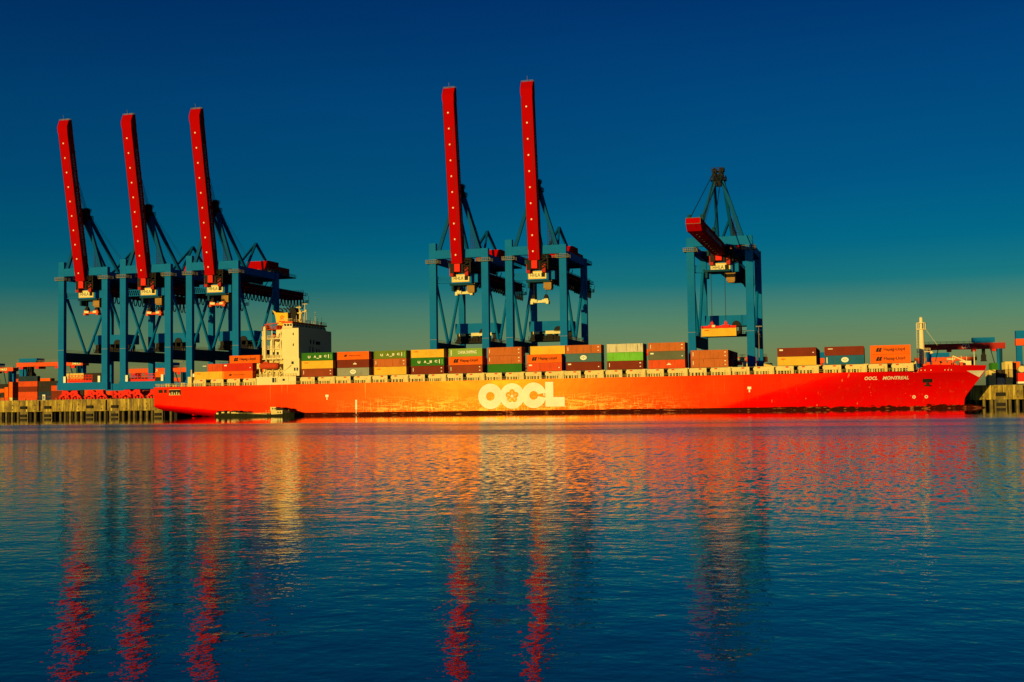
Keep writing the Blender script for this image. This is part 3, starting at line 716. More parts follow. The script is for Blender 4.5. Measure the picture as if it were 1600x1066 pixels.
# lower deck stuff below the lifeboat
ld_ = MB(); rnd = random.Random(5)
ld_.box(-216.2,-206.3,419.5,441,14.3,20.6)
ld_.rail([(-216.7,415.2,14.3),(-201.2,415.2,14.3)],1.0,1.0,.05)
ld_.rail([(-216.9,416.2,20.95),(-206.3,416.2,20.95)],1.0,1.0,.05)
for x in (-216.3,-213.6,-211.0,-208.6): ld_.box(x,x+.35,416.3,416.7,14.3,20.6)
for k in range(22):
    x = -216+rnd.random()*13; ld_.box(x, x+.3+.7*rnd.random(), 415.6+rnd.random(), 417.5, 14.3, 14.8+1.5*rnd.random())
ld_.beam((-208.2,416.0,14.6),(-203.2,415.4,18.3),.4); ld_.beam((-208.2,416.0,16.4),(-207.0,415.5,17.6),.3)
ld_.beam((-209.5,415.6,18.4),(-206.5,415.6,20.8),.3); ld_.beam((-206.6,415.6,16.5),(-209.2,415.6,20.8),.25)
part('boat_deck', ld_, M['cream'], ship)
# funnel
fu = MB(); fu.prism([(-214.3,34.3),(-209.7,34.3),(-209.7,38.4),(-211.5,38.3),(-214.4,38.5),(-216.0,39.6),(-214.9,37.6)], 'y', 426.5, 434.5)
fu.box(-214.2,-209.8,427,434,31.5,34.3)
fo = part('funnel', fu, M['funnel'], ship)
em = MB()
for k in range(5):
    a = R(90+72*k); em.add([(-212.0+r*math.cos(q), 426.46, 36.6+r*math.sin(q)) for r, q in ((.2,a-.4),(.75,a-.35),(1.0,a),(.75,a+.35),(.2,a+.4))], [(0,1,2,3,4)])
em.box(-213.3,-210.7,426.44,426.497,34.9,35.3)
q = part('funnel_emblem', em, M['redmark'], ship); q.parent = fo
ex = MB()
for k, (x, y) in enumerate(((-212.9,429),(-211.8,430),(-210.9,431),(-210.2,429.5),(-209.2,430))):
    ex.path([(x,y,38.2),(x,y,39.3),(x-.5,y,39.9),(x-1.3,y,40.2+.1*k)], .28, 6)
ex.box(-209.6,-206.9,428,433,34.3,38.0); ex.prism([(-209.6,38.0),(-206.9,38),(-207.8,40.0),(-209.9,40.6)], 'y', 428.4, 432.6)
part('exhaust_pipes', ex, M['black'], ship)
rm = MB(); rm.tube((-206.2,430,34.2),(-206.2,430,39.2),.85,8,.55); rm.box(-207.6,-205.0,428.8,431.2,38.0,38.4); rm.tube((-206.6,430,39.2),(-206.6,430,41.0),.25,6); rm.box(-208.0,-205.8,429.8,430.2,40.3,40.6)
rm.tube((-204.4,430,34.2),(-204.4,430,41.8),.14,6); rm.tube((-203.7,430,34.2),(-203.7,430,39.4),.10,6); rm.box(-205.3,-203.3,429.9,430.1,41.5,41.7); rm.box(-205.3,-203.6,429.8,430.2,38.6,38.9); rm.ball((-203.9,430,39.0),.5,.5,.5)
rm.tube((-203.0,436,34.2),(-203.0,436,39.0),.08,5)
part('radar_mast', rm, M['cream'], ship)
# foremast
fm = MB(); fm.tube((14.7,430.3,DK+1.5),(14.7,430.3,24.9),1.0,12,.72); fm.tube((14.7,430.3,24.9),(14.7,430.3,28.6),.62,12,.55); fm.ball((14.7,430.3,28.7),.56,.56,.5)
for k in range(12):
    a0, a1 = 2*math.pi*k/12, 2*math.pi*(k+1)/12
    for z in (25.2, 27.2): fm.beam((14.7+1.5*math.cos(a0),430.3+1.5*math.sin(a0),z),(14.7+1.5*math.cos(a1),430.3+1.5*math.sin(a1),z),.2)
    fm.beam((14.7+1.5*math.cos(a0),430.3+1.5*math.sin(a0),25.2),(14.7+1.5*math.cos(a0),430.3+1.5*math.sin(a0),27.2),.14)
fm.box(13.2,16.2,429.4,431.2,25.0,25.2); fm.box(13.2,17.4,429.6,431.0,17.7,17.9); fm.tube((17.2,430,17.2),(17.9,430,17.7),.2,8,.6); fm.rail([(13.2,429.4,17.9),(17.2,429.4,17.9)],1,1,.05)
for z in [14+.5*k for k in range(22)]: fm.box(13.15,13.65,429.9,430.0,z,z+.07)
fm.box(13.1,13.2,429.85,430.05,13.5,25); fm.beam((16.2,430,24.8),(19.5,430,19.8),.06)
part('foremast', fm, M['accom'], ship)
fd = MB(); fd.box(26.0,29.5,428,432,DK+1.7,14.5); fd.beam((24.0,429,16.2),(28.3,429,14.2),.3); fd.beam((24.0,429,16.2),(24.0,429,13.2),.15); fd.tube((30.6,430,13),(30.6,430,17.8),.22,6,.1); fd.beam((26.6,429,16.2),(26.6,429,14),.15); fd.beam((28.2,429,15.9),(28.2,429,14),.15)
part('forecastle_mast', fd, M['accom'], ship)
fw = MB(); rnd = random.Random(9)
for k in range(12): x = 14.5+rnd.random()*13; fw.box(x,x+.8+rnd.random(),423+rnd.random()*4,430,DK+1.6,13.6+.9*rnd.random())
part('windlass', fw, M['orange'], ship)
fr2 = MB(); fr2.rail([(9.0,417.5,DK),(13.0,418.5,DK)],1.0,1,.05); fr2.box(10.2,12.4,419,421,DK,DK+3.2); part('forward_railing', fr2, M['cream'], ship)

# lifeboat hanging at the deckhouse side
LB = (-211.6, 415.0, 18.2)
lb = empty('lifeboat', LB, 'dark orange covered lifeboat hanging in its davits on the side of the deckhouse', 'lifeboat'); ORG[lb.name] = LB
q = MB(); q.tube((-214.6,415,18.2),(-208.8,415,18.2),1.15,12); q.ball((-214.6,415,18.2),1.0,1.15,1.15); q.ball((-208.8,415,18.2),1.3,1.15,1.15); q.box(-213.8,-211.8,414.4,415.6,19.2,19.7); part('hull', q, M['lifeboat'], lb)
q = MB(); q.box(-216.4,-214.9,414.6,416,17.2,19.2); q.beam((-213.8,415,19.3),(-213.0,415.6,20.7),.2); q.beam((-209.4,415,19.3),(-208.6,415.6,20.7),.2); part('davit_block', q, M['cream'], lb)

# ------------------------------------------------------------------ ship-to-shore cranes
D = 34.3
def f_leg(mb): mb.box(-1.35,1.35,-.95,.95,14.4,61.95)
def f_legback(mb): mb.box(-1.2,1.2,-.95,.95,14.4,60.2)
def f_legplat(mb):
    mb.box(-2.3,2.3,-2.1,-.955,56.9,57.1); mb.box(-2.3,2.3,.955,1.9,56.9,57.1); mb.box(-2.3,-1.36,-.955,.955,56.9,57.1); mb.box(1.36,2.3,-.955,.955,56.9,57.1)
    mb.rail([(-2.3,-2.1,57.1),(2.3,-2.1,57.1),(2.3,1.9,57.1),(-2.3,1.9,57.1),(-2.3,-2.1,57.1)],1.15,.7,.06)
def f_seam(mb): mb.box(-1.38,1.38,-.98,.98,27.9,28.05)
def f_sill(mb): mb.box(-12,12,-1.25,1.25,11.3,14.398)
def f_bogie(mb):
    for y in (-.55, .55):
        mb.prism([(-3.6,11.1),(-1.2,11.1),(0,10.2),(1.2,11.1),(3.6,11.1),(3.9,9.9),(2.9,9.1),(1.6,10.0),(.9,8.9),(0,9.4),(-.9,8.9),(-1.6,10.0),(-2.9,9.1),(-3.9,9.9)], 'y', y-.35, y+.35)
        for cx in (-2.9, 2.9):
            mb.prism([(cx-2.5,8.5),(cx-1.3,9.5),(cx-.4,9.9),(cx+.4,9.9),(cx+1.3,9.5),(cx+2.5,8.5),(cx+2.1,7.9),(cx+1.2,8.4),(cx,9.0),(cx-1.2,8.4),(cx-2.1,7.9)], 'y', y-.3, y+.3)
def f_wheel(mb):
    for cx in (-5.0,-3.6,-2.2,-.8,.8,2.2,3.6,5.0): mb.tube((cx,-.5,7.88),(cx,.5,7.88),.46,12)
def f_front(mb): mb.box(-9.04,9.04,-.9,.9,58.7,61.9)
def f_backbeam(mb): mb.box(-9.19,9.19,-.9,.9,56.6,59.8)
def f_side(mb): mb.box(-.8,.8,.96,D-.96,57.2,60.0)
def f_tie(mb): mb.box(-.95,.95,.96,D-.96,23.1,27.0)
def f_tierail(mb): mb.rail([(0,1,27.0),(0,D-1,27.0)],1.1,1.6,.05)
def f_hinge(mb):
    mb.box(-1.3,.9,-2.0,1.0,53.4,56.6)
def f_hinge2(mb):
    mb.box(-3.3,-1.7,-1.0,3,53.0,57.0); mb.box(1.2,2.0,-1.2,4,53.0,58.6); mb.box(4.4,4.9,-1.0,4,53.0,58.6); mb.box(-2.6,5.0,1.6,6,53.2,56.4)
    for k in range(4): mb.beam((2.0,-.9,53.2+1.35*k),(4.4,-.9,54.4+1.35*k),.3); mb.box(2.0,4.4,-.9,-.6,54.3+1.2*k,54.55+1.2*k)
    mb.box(2.2,3.6,-.6,1.5,57.0,59.4)
    mb.rail([(-4,-1.8,57.2),(5.5,-1.8,57.2)],1.1,1.2,.05); mb.box(-4,5.6,-1.9,-1.3,57.0,57.2)
def f_aframe(mb):
    for s in (-1, 1):
        mb.beam((s*8.0,0,61.9),(s*1.3,.6,82.5),1.25,1.25)
        mb.beam((s*1.6,1.0,83.5),(s*3.0,23.5,58.8),1.1,1.1)
def f_apex(mb):
    mb.box(-2.6,2.8,-1.8,2.4,82.2,82.5); mb.box(-1.9,-.5,-1.2,1.6,82.5,86.4); mb.box(.5,1.9,-1.2,1.6,82.5,86.6); mb.box(-1.2,1.2,-.8,1.2,80.2,84.5)
    mb.rail([(-2.6,-1.8,82.5),(2.8,-1.8,82.5),(2.8,2.4,82.5),(-2.6,2.4,82.5)],1.2,.9,.07)
    mb.box(-2.1,2.2,-1.4,1.8,85.4,85.6); mb.rail([(-2.1,-1.4,85.6),(2.2,-1.4,85.6),(2.2,1.8,85.6)],1.1,.9,.07)
    for x in (-1.2, 1.2):
        mb.tube((x-.35,.2,85.9),(x+.35,.2,85.9),.95,12); mb.tube((x-.3,.2,84.2),(x+.3,.2,84.2),.7,12)
def f_backframe(mb):
    ap = (0,36.6,73.6)
    for s in (-1, 1): mb.beam((s*3.2,20,58.8),ap,.8,.8)
    mb.beam((3.2,47,60.4),ap,.95,.95)
def f_girder(mb):
    for x in (-3.0, 3.0): mb.box(x-.7,x+.7,-.5,75,51.9,55.2)
    for y in range(2, 76, 6): mb.box(-2.3,2.3,y,y+.5,54.2,54.9)
    mb.box(-3.7,3.7,74.4,75.4,51.9,55.4)
    for y in range(14, 46, 5):
        for x in (-3.0, 3.0): mb.beam((x,y,55.2),(x,y+2.5,57.4),.25)
def f_girderwalk(mb):
    mb.box(3.75,4.9,0,77,53.8,53.95); mb.rail([(4.9,0,53.95),(4.9,77,53.95)],1.1,2.0,.06); mb.rail([(3.7,75.6,55.3),(-3.7,75.6,55.3)],1.1,1.2,.05)
    mb.box(2.0,4.9,75.5,78.5,50.6,50.75); mb.rail([(4.9,75.5,50.75),(4.9,78.5,50.75),(2,78.5,50.75)],1.1,.9,.06); mb.beam((4.9,78.5,50.7),(4.9,78.5,54),.12)
def f_topdeck(mb):
    mb.box(-8.5,8.5,30,58,60.0,60.4); mb.box(-9.5,9.5,24,26,57.2,60.0); mb.rail([(8.5,30,60.4),(8.5,58,60.4)],1.1,1.5,.06)
    for s in (-1, 1): mb.box(s*4.3-.4,s*4.3+.4,1,34,55.4,57.0)
def f_festoon(mb):
    n = 22; y0 = 4.0; st = 3.2
    for k in range(n):
        a = y0+k*st; dip = 4.0 if k < 12 else 4.4
        pts = []
        for j in range(9):
            u = j/8; pts.append((4.3, a+st*(.08+.84*u), 52.2-dip*(1-(2*u-1)**4)))
        mb.path(pts, .25, 5)
        mb.box(4.1,4.5,a-.25,a+.25,51.9,52.7)
def f_festoonrail(mb): mb.box(4.2,4.4,0,76,52.7,52.9)
def f_house(mb):
    mb.box(-5.6,5.0,39.0,48.0,61.6,66.2)
    for k in range(10): mb.box(-5.4+k*1.1,-5.3+k*1.1,38.95,38.998,61.8,66.0)
def f_houserail(mb):
    mb.box(-6.4,6,37.6,39.0,61.2,61.4); mb.rail([(-6.4,37.6,61.4),(6,37.6,61.4),(6,48,61.4)],1.1,1.0,.06)
def f_ebox(mb): mb.box(-3,4.5,48.2,59.5,60.3,64.6); mb.box(4.5,6.5,58.4,59.4,60.3,60.5)
def f_signbox(mb): mb.box(-4.2,4.3,1.6,7.5,49.3,53.0); mb.box(4.3,6.2,3.5,7.4,49.6,53)
def f_sign(mb): mb.box(-3.2,3.2,1.5,1.598,50.0,52.4)
def f_signframe(mb):
    for z in (49.75, 52.4): mb.box(-3.5,3.5,1.42,1.599,z,z+.25)
    for x in (-3.5, 3.2): mb.box(x,x+.3,1.42,1.599,50.0,52.4)
def f_cab(mb): mb.box(1.8,4.8,3.6,7.0,46.3,49.0); mb.box(1.5,5.1,3.2,7.4,49.0,49.3); mb.box(2.2,4.6,4,6.6,45.8,46.3)
def f_trol(mb): mb.box(-4.6,4.6,2.4,9,48.6,49.298); mb.box(-4.2,-3.4,3,8,46.6,48.6); mb.rail([(-4.6,2.4,48.6),(-4.6,9,48.6)],1,1,.05)
def f_catwalk(mb):
    for z in (49.6, 51.9): mb.beam((-9.0,.6,z),(-4.2,1.6,z),.28)
    for k in range(6):
        x = -9.0+.8*k; y = .6+.17*k; mb.beam((x,y,49.6),(x+.4,y+.1,51.9),.17); mb.beam((x+.4,y+.1,51.9),(x+.8,y+.2,49.6),.17)
    mb.box(-9.04,-4.2,.8,1.9,49.4,49.5)
def f_spread(mb):
    mb.box(-3.6,3.6,-.7,.7,0,.9); mb.box(-3.3,-1.9,-1.1,1.1,.2,1.5); mb.box(1.9,3.3,-1.1,1.1,.2,1.5)
    for s in (-1, 1): mb.box(s*3.0-.5,s*3.0+.5,-1.2,1.2,-.5,.4)
def f_spreadhead(mb):
    for s in (-1, 1): mb.box(s*2.4-.7,s*2.4+.7,-.9,.9,1.5,2.4); mb.tube((s*2.4,-.5,2.6),(s*2.4,.5,2.6),.6,10)
def f_lash(mb): mb.box(-8.2,8.2,19,28,31.0,35.0)
def f_lashdark(mb):
    mb.box(-8.6,8.4,19.5,28,27.3,28.0); rnd = random.Random(11)
    for k in range(30): x = -8.3+rnd.random()*15.5; mb.box(x,x+.4+rnd.random()*1.3,19.4,24,28.0,28.6+2.3*rnd.random())
    n = 14; mb.prism([(3.4+1.7*math.cos(math.pi*i/n), 30.9+2.0*math.sin(math.pi*i/n)) for i in range(n+1)], 'y', 18.6, 19.0)
    mb.rail([(-8.6,19.2,28),(8.4,19.2,28)],1.1,1.2,.06)
def f_lashpan(mb): mb.box(-6.6,-4.0,18.6,18.998,30.0,31.0); mb.box(-1.6,6.8,18.6,18.998,30.0,31.2)
def f_brace(p, q):
    def fn(mb): mb.tube(p, q, .58, 10)
    return fn
def f_access(mb):
    mb.box(-6.5,4.8,-1.2,-.9,14.45,15.3); 
    for z in (16.3, 17.4): mb.beam((-6.5,-1.05,z),(4.8,-1.05,z),.16)
    for k in range(8):
        x = -6.5+1.61*k; mb.beam((x,-1.05,15.3),(x,-1.05,17.4),.14)
        if k < 7: mb.beam((x,-1.05,15.3),(x+1.61,-1.05,17.4),.12); mb.beam((x+1.61,-1.05,15.3),(x,-1.05,17.4),.1)
def f_cabinet(mb): mb.box(-.55,.55,-.5,.5,14.4,17.0); 
def f_cabpan(mb): mb.box(-.3,.3,-.56,-.502,15.7,16.5); mb.box(-.3,.3,-.56,-.502,14.7,15.3)
def f_ladder(mb):
    for x in (-.35,.35): mb.beam((x,0,61.9),(x,0,69.5),.12)
    for x in (1.25, 1.95): mb.beam((x,0,61.9),(x,0,68),.12)
    for k in range(8): mb.box(-.35,1.95,-.1,.1,62.3+k*.95,62.42+k*.95)
    for k in range(7): mb.beam((-.35,0,62.3+k*.95),(1.95,0,63.2+k*.95),.09)
def f_lamppost(mb): mb.tube((0,0,0),(0,0,36),.22,8,.12); mb.box(-1.0,1.0,-.3,.3,36,36.4)
BL = 65.6
def f_boom(mb):   # local: z along the boom, y depth, origin at hinge
    prof = [(0,-2.1,2.1,-1.4),(BL-5.5,-2.1,2.1,-1.4),(BL-4.6,-2.35,2.2,-1.4),(BL-2.6,-2.35,2.2,-1.3),(BL,-2.35,2.2,.5)]
    for (z0,a0,b0,c0),(z1,a1,b1,c1) in zip(prof[:-1], prof[1:]):
        v = [(a0,c0,z0),(b0,c0,z0),(b0,2.5,z0),(a0,2.5,z0),(a1,c1,z1),(b1,c1,z1),(b1,2.5,z1),(a1,2.5,z1)]
        mb.add(v, [(0,1,5,4),(1,2,6,5),(2,3,7,6),(3,0,4,7)])
    mb.add([(-2.1,-1.4,0),(2.1,-1.4,0),(2.1,2.5,0),(-2.1,2.5,0)], [(3,2,1,0)]); mb.add([(-2.35,.5,BL),(2.2,.5,BL),(2.2,2.5,BL),(-2.35,2.5,BL)], [(0,1,2,3)])
def f_boomrail(mb): mb.box(1.18,1.34,-1.46,-1.402,-.5,BL-14); mb.box(-2.3,-2.101,-1.3,-1.1,4,BL-6)
def f_boomtip(mb): mb.rail([(-2.3,.6,BL),(2.2,.6,BL),(2.2,2.4,BL),(-2.3,2.4,BL)],.5,.9,.04); mb.tube((.2,0,BL),(.2,0,BL+2),.06,5)
def f_boomfit(mb):
    for k in range(22): z = 3+k*2.6; mb.box(1.2,1.9,2.501,2.9,z,z+.6)
def f_lamp(mb): mb.ball((0,0,0),.34,.2,.34,8,5)
TXT, tw = text_mesh('CONTAINER TERMINAL ALTENWERDER', 1.35, bold=.01)
for v_ in TXT.vertices: v_.co.x *= 42.0/tw
TXT.materials.append(M['glet'])
SGN, sw = text_mesh('HHLA', 1.35, bold=.0)
for v_ in SGN.vertices: v_.co.x *= 3.9/sw
SGN.materials.append(M['ink'])

def crane(xc, label, ang, spread, stub=True, loaded=False, hoist=5.0, panels=False):
    e = empty('container_crane', (xc, 451.6, 0), label, 'crane', 'blue container cranes along the quay', )
    K = lambda nm, key, fn, m, loc=(0,0,0), rot=(0,0,0), par=e: link(nm, cm(key, fn, m), par, loc, rot)
    for s in (-1, 1):
        l = K('leg', 'leg', f_leg, M['blue'], (s*10.4,0,0))
        K('leg_platform', 'leg_platform', f_legplat, M['steel'], par=l); K('seam', 'leg_seam', f_seam, M['steel'], par=l)
        l = K('leg', 'back_leg', f_legback, M['blue'], (s*10.4,D,0))
        K('side_beam', 'side_beam', f_side, M['blue'], (s*10.4,0,0))
        tb = K('tie_beam', 'tie_beam', f_tie, M['blue_dark'], (s*10.4,0,0)); K('railing', 'tie_rail', f_tierail, M['steel'], (.8*s,0,0), par=tb)  # shaded sides of the tie beams put into a darker blue
        K('brace', 'brace_a', f_brace((0,1.0,53.5),(0,D/2-.8,27.2)), M['blue'], (s*10.4,0,0)); K('brace', 'brace_b', f_brace((0,D-1.0,53.5),(0,D/2+.8,27.2)), M['blue'], (s*10.4,0,0))
        K('control_cabinet', 'cabinet', f_cabinet, M['white'], (s*8.2-.2,-.7,0)); K('cabinet_panel', 'cabinet_panel', f_cabpan, M['black'], par=e.children[-1])
        for y in (0, D):
            bg_ = K('bogie', 'bogie', f_bogie, M['bogie'], (s*6.1,y,0)); K('wheel', 'wheels', f_wheel, M['bogie'], par=bg_)
    if stub: mb = cm('leg_stub', lambda q: q.box(-1.34,1.34,-.94,.94,61.96,64.7), M['blue']); link('leg_extension', mb, e, (-10.4,0,0))
    for y in (0, D): K('sill_beam', 'sill_beam', f_sill, M['blue'], (0,y,0))
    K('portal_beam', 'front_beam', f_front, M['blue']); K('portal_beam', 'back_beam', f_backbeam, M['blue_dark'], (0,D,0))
    K('hinge_block', 'hinge', f_hinge, M['bogie']); K('hinge_frame', 'hinge2', f_hinge2, M['black'])
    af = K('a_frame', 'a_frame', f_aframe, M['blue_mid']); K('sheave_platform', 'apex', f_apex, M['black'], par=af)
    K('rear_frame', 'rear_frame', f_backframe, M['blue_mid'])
    gi = K('girder', 'girder', f_girder, M['red_dark']); K('walkway', 'girder_walk', f_girderwalk, M['black'], par=gi)
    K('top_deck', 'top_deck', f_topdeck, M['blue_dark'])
    K('festoon_cable', 'festoon', f_festoon, M['cable']); K('festoon_rail', 'festoon_rail', f_festoonrail, M['black'])
    mh = K('machinery_house', 'machinery_house', f_house, M['red']); K('railing', 'house_rail', f_houserail, M['steel'], par=mh); K('equipment_box', 'equipment_box', f_ebox, M['red_dark'], par=mh)
    sb = K('trolley_housing', 'trolley_housing', f_signbox, M['blue']); so = K('sign_board', 'sign_board', f_sign, M['sign'], par=sb); K('sign_frame', 'sign_frame', f_signframe, M['funnel'], par=sb)
    o = link('sign_lettering', SGN, sb, (-.8,1.47,51.2)); u = cm('sign_blank', lambda q: q.box(1.6,3.0,1.46,1.497,50.4,52.0), M['ink']); link('sign_mark', u, sb)
    tr = K('trolley', 'trolley', f_trol, M['blue_dark']); K('operator_cab', 'operator_cab', f_cab, M['cab'])
    K('catwalk', 'catwalk', f_catwalk, M['blue'])
    la = K('lashing_platform', 'lashing_platform', f_lash, M['blue']); K('platform_machinery', 'platform_machinery', f_lashdark, M['black'], par=la)
    if panels: K('platform_panel', 'platform_panel', f_lashpan, M['sign'], par=la)
    K('access_platform', 'access_platform', f_access, M['bogie']); K('ladder_tower', 'ladder_tower', f_ladder, M['black'], (4.8,.4,0))
    # boom
    bo = K('boom', 'boom', f_boom, M['red'], (0,-1.4,56.6), (R(90-ang),0,0))
    K('boom_rail', 'boom_rail', f_boomrail, M['black'], par=bo); K('tip_railing', 'boom_tip', f_boomtip, M['steel'], par=bo); K('boom_fittings', 'boom_fittings', f_boomfit, M['black'], par=bo)
    for k in range(10): K('boom_lamp', 'boom_lamp', f_lamp, M['lamp'], (-.25,-1.45,3.2+k*5.9), par=bo)
    link('boom_lettering', TXT, bo, (2.125, .6, 30.8), Matrix(((0,-1,0),(0,0,1),(-1,0,0))).to_euler())
    # stays and ropes
    A = R(ang); bp_ = lambda s, off=1.8: Vector((0, -1.4-s*math.cos(A)+off*math.sin(A), 56.6+s*math.sin(A)+off*math.cos(A)))
    ap = Vector((0,.4,85.6)); st = MB()
    if ang < 10:
        for x in (-2.0, 2.0):
            st.beam((x,bp_(31).y,bp_(31).z+1.0), (x*.6,.4,85), .28); st.beam((x,bp_(60).y,bp_(60).z+1), (x*.6,.4,86), .2)
        for y in (31, 60):
            for x in (-2.0, 2.0): st.box(x-.5,x+.5,bp_(y).y-.8,bp_(y).y+.8,bp_(y).z-.2,bp_(y).z+2.4)
        o = link('boom_stay', st.mesh('boom_stay', M['blue_dark']), e)
        st = MB(); 
        for x in (-.4,.4): st.tube((x,.4,86), (x,bp_(45).y,bp_(45).z), .08, 5)
        link('hoist_rope', st.mesh('hoist_rope', M['rope']), e)
    else:
        for x in (-1.9, 1.9):
            st.beam((x,bp_(33,2.1).y,bp_(33,2.1).z), (x,bp_(8,2.5).y,bp_(8,2.5).z), .35)
        link('boom_stay', st.mesh('boom_stay', M['blue_dark']), e)
        st = MB()
        for x in (-.7,-.2,.3,.8): st.tube((x,.8,86.3), (x*.9,bp_(49).y,bp_(49).z), .09, 5)
        for x in (-.4,.4): st.tube((x,1.0,86.3), (x,30,66.2), .05, 5)
        link('hoist_rope', st.mesh('hoist_rope', M['rope']), e)
    # spreader under the trolley
    y, z = spread
    rp2 = MB()
    for sx in (-2.4, 2.4):
        for sy in (-.7, .7): rp2.tube((sx, y+sy, 48.8), (sx, y+sy, z+2.4), .05, 5)
    link('spreader_rope', rp2.mesh('spreader_rope', M['rope']), e)
    if loaded:
        tr.location.y = y-5; sl = MB(); sl.box(-6.05,6.05,-.5,.5,.0,.8)
        for s in (-1, 1): sl.box(s*5.9-.2,s*5.9+.2,-1.2,1.2,-.1,.7); sl.box(s*2.4-1.2,s*2.4+1.2,-1.0,1.0,.3,1.1); sl.tube((s*2.4,-.5,1.7),(s*2.4,.5,1.7),.55,10); sl.box(s*2.4-.15,s*2.4+.15,-.2,.2,1.7,2.6)
        sp_ = link('spreader', sl.mesh('spreader', M['bogie']), e, (0,y,z))
        mk = MB(); mk.box(-2.4,-1.2,-1.05,-1.002,.3,1.1); link('white_plate', mk.mesh('white_plate', M['sign']), sp_)
    else:
        s_ = K('spreader', 'spreader'+('_c' if panels else ''), f_spread, M['sign'] if panels else M['orange'], (0,y,z)); K('spreader_head', 'spreader_head', f_spreadhead, M['black'], par=s_)
        mk = cm('spreader_plates', lambda q: q.box(-3.2,-1.0,-1.16,-1.102,.3,1.2), M['sign']); link('white_plate', mk, s_); mk = cm('spreader_plate2', lambda q: q.box(1.0,2.6,-1.16,-1.102,.3,1.2), M['sign']); link('white_plate', mk, s_)
    return e
crane(-314.9, 'leftmost of all the quay cranes, red boom raised, standing clear of the ship', 78.7, (5.8,43.2))
crane(-285.5, 'middle blue crane of the left three, red boom raised, standing off the ship stern', 79.0, (6.5,42.0))
crane(-255.0, 'right-hand crane of the left three, machinery house and hanging cable loops in clear view', 79.2, (4.2,44.6))
crane(-150.7, 'left crane of the central pair, red boom raised, spreader hoisted high under the cab', 82.4, (6.3,45.5), panels=True)
crane(-120.5, 'right crane of the central pair with the tallest raised red boom in view', 83.0, (5.2,41.0), panels=True)
crane(-52.5, 'rightmost blue crane with its boom lowered over the ship, lifting a yellow container', .5, (-6.6,28.9), stub=False, loaded=True, panels=False)
container(-52.5, 445.0, 25.95, 'yellow', 'yellow container hanging from the spreader of the crane with the lowered boom', '40', 'smalltext', tilt=False)

# ------------------------------------------------------------------ container yard and yard cranes
def yard_crane(xc, y, zb, zt_, span, hx, label, legs=True, dark=False, sign=True, sx=0.0, depth=6.0, hh=2.6):
    e = empty('yard_crane', (xc, y, QZ), label, 'yard crane', 'red yard cranes over the container blocks')
    h = zt_-zb; z0 = zb-QZ; z1 = zt_-QZ
    b_ = MB(); b_.box(-span/2,span/2,-depth/2,-depth/2+1.4,z0,z1); b_.box(-span/2,span/2,depth/2-1.4,depth/2,z0,z1)
    for s in (-1, 1): b_.box(s*(span/2-.8)-.79,s*(span/2-.8)+.79,-depth/2+1.41,depth/2-1.41,z0+.2,z1-.2)
    bo = part('bridge_girder', b_, M['red_dark'] if dark else M['orange'], e, (0,0,0))
    r_ = MB(); r_.rail([(-span/2,-depth/2,z1),(span/2,-depth/2,z1)],1.2,3,.08); q = part('railing', r_, M['steel'], e, (0,0,0)); q.parent = bo
    t_ = MB(); t_.box(hx-6,hx+6,-depth/2-.5,depth/2+.5,z1+.5,z1+.5+hh); t_.box(hx-5,hx+5,-depth/2,depth/2,z1+.1,z1+.498); part('trolley_house', t_, M['blue'], e, (0,0,0))
    c_ = MB(); c_.box(hx-1.3,hx+1.3,-1.5,1.5,z0-6.5,z0-3.2); c_.box(hx-.9,hx+.9,-1,1,z0-3.2,z0-.1); c_.box(hx-1.6,hx+1.6,-1.7,1.7,z0-7.0,z0-6.5); part('hoist_frame', c_, M['black'], e, (0,0,0))
    for u in (-.42,-.18,.12,.36): k_ = MB(); k_.box(u*span-1.2,u*span+1.2,-depth/2-.4,depth/2,z0-1.3,z0-.1); part('service_box', k_, M['bogie'], e, (0,0,0))
    if legs and zb < 32:
        for s in (-1, 1):
            x_ = MB(); x_.beam((s*(span/2-3),-depth/2,2),(s*(span/2-8),-depth/2,z0),.45); part('brace', x_, M['blue_dark'], e, (0,0,0))
            x_ = MB(); x_.beam((s*(span/2-3),depth/2,z0*.5),(s*(span/2-3),-depth/2,z0*.9),.4); part('brace', x_, M['blue_dark'], e, (0,0,0))
        x_ = MB(); x_.box(span/2-3.4,span/2-2.2,-depth/2-1.2,-depth/2-.7,1,z0); part('ladder', x_, M['blue_dark'], e, (0,0,0))
    l_ = MB()
    if legs:
        for s in (-1, 1):
            for yy_ in (-depth/2+.7, depth/2-.7):
                mb = MB(); mb.prism([(s*(span/2-3)-1.4,z0),(s*(span/2-3)+1.4,z0),(s*(span/2-3)+.8,.9),(s*(span/2-3)-.8,.9)], 'y', yy_-.6, yy_+.6); part('leg', mb, M['blue'], e, (0,0,0))
            mb = MB(); mb.box(s*(span/2-3)-1,s*(span/2-3)+1,-depth/2-2,depth/2+2,.1,.9); part('end_carriage', mb, M['bogie'], e, (0,0,0))
    if sign:
        s_ = MB(); s_.box(sx-2.6,sx+2.6,-depth/2-.1,-depth/2-.002,z0+.5,z1-.5) if not dark else None
        if not dark: part('sign_plate', s_, M['sign'], e, (0,0,0))
        letters('sign_lettering', 'CTA', h-1.0, M['wletter'] if dark else M['ink'], e, (sx,-depth/2-.14,(z0+z1)/2), bold=.0, total=4.6)
    return e
yard_crane(48.5, 760, 30.3, 33.6, 44, 10.5, 'large yard crane beyond the bow, dark red girder with white letters and blue trolley house', dark=True, sx=1.0)
yard_crane(45.5, 900, 27.6, 30.0, 40, -3.5, 'smaller yard crane just behind the bow mast, low orange-red girder', sx=3.5)
yard_crane(-453, 620, 27.9, 30.2, 44, -14, 'nearest yard crane left of the leftmost quay crane, flat blue house on top', sx=18, hh=1.9)
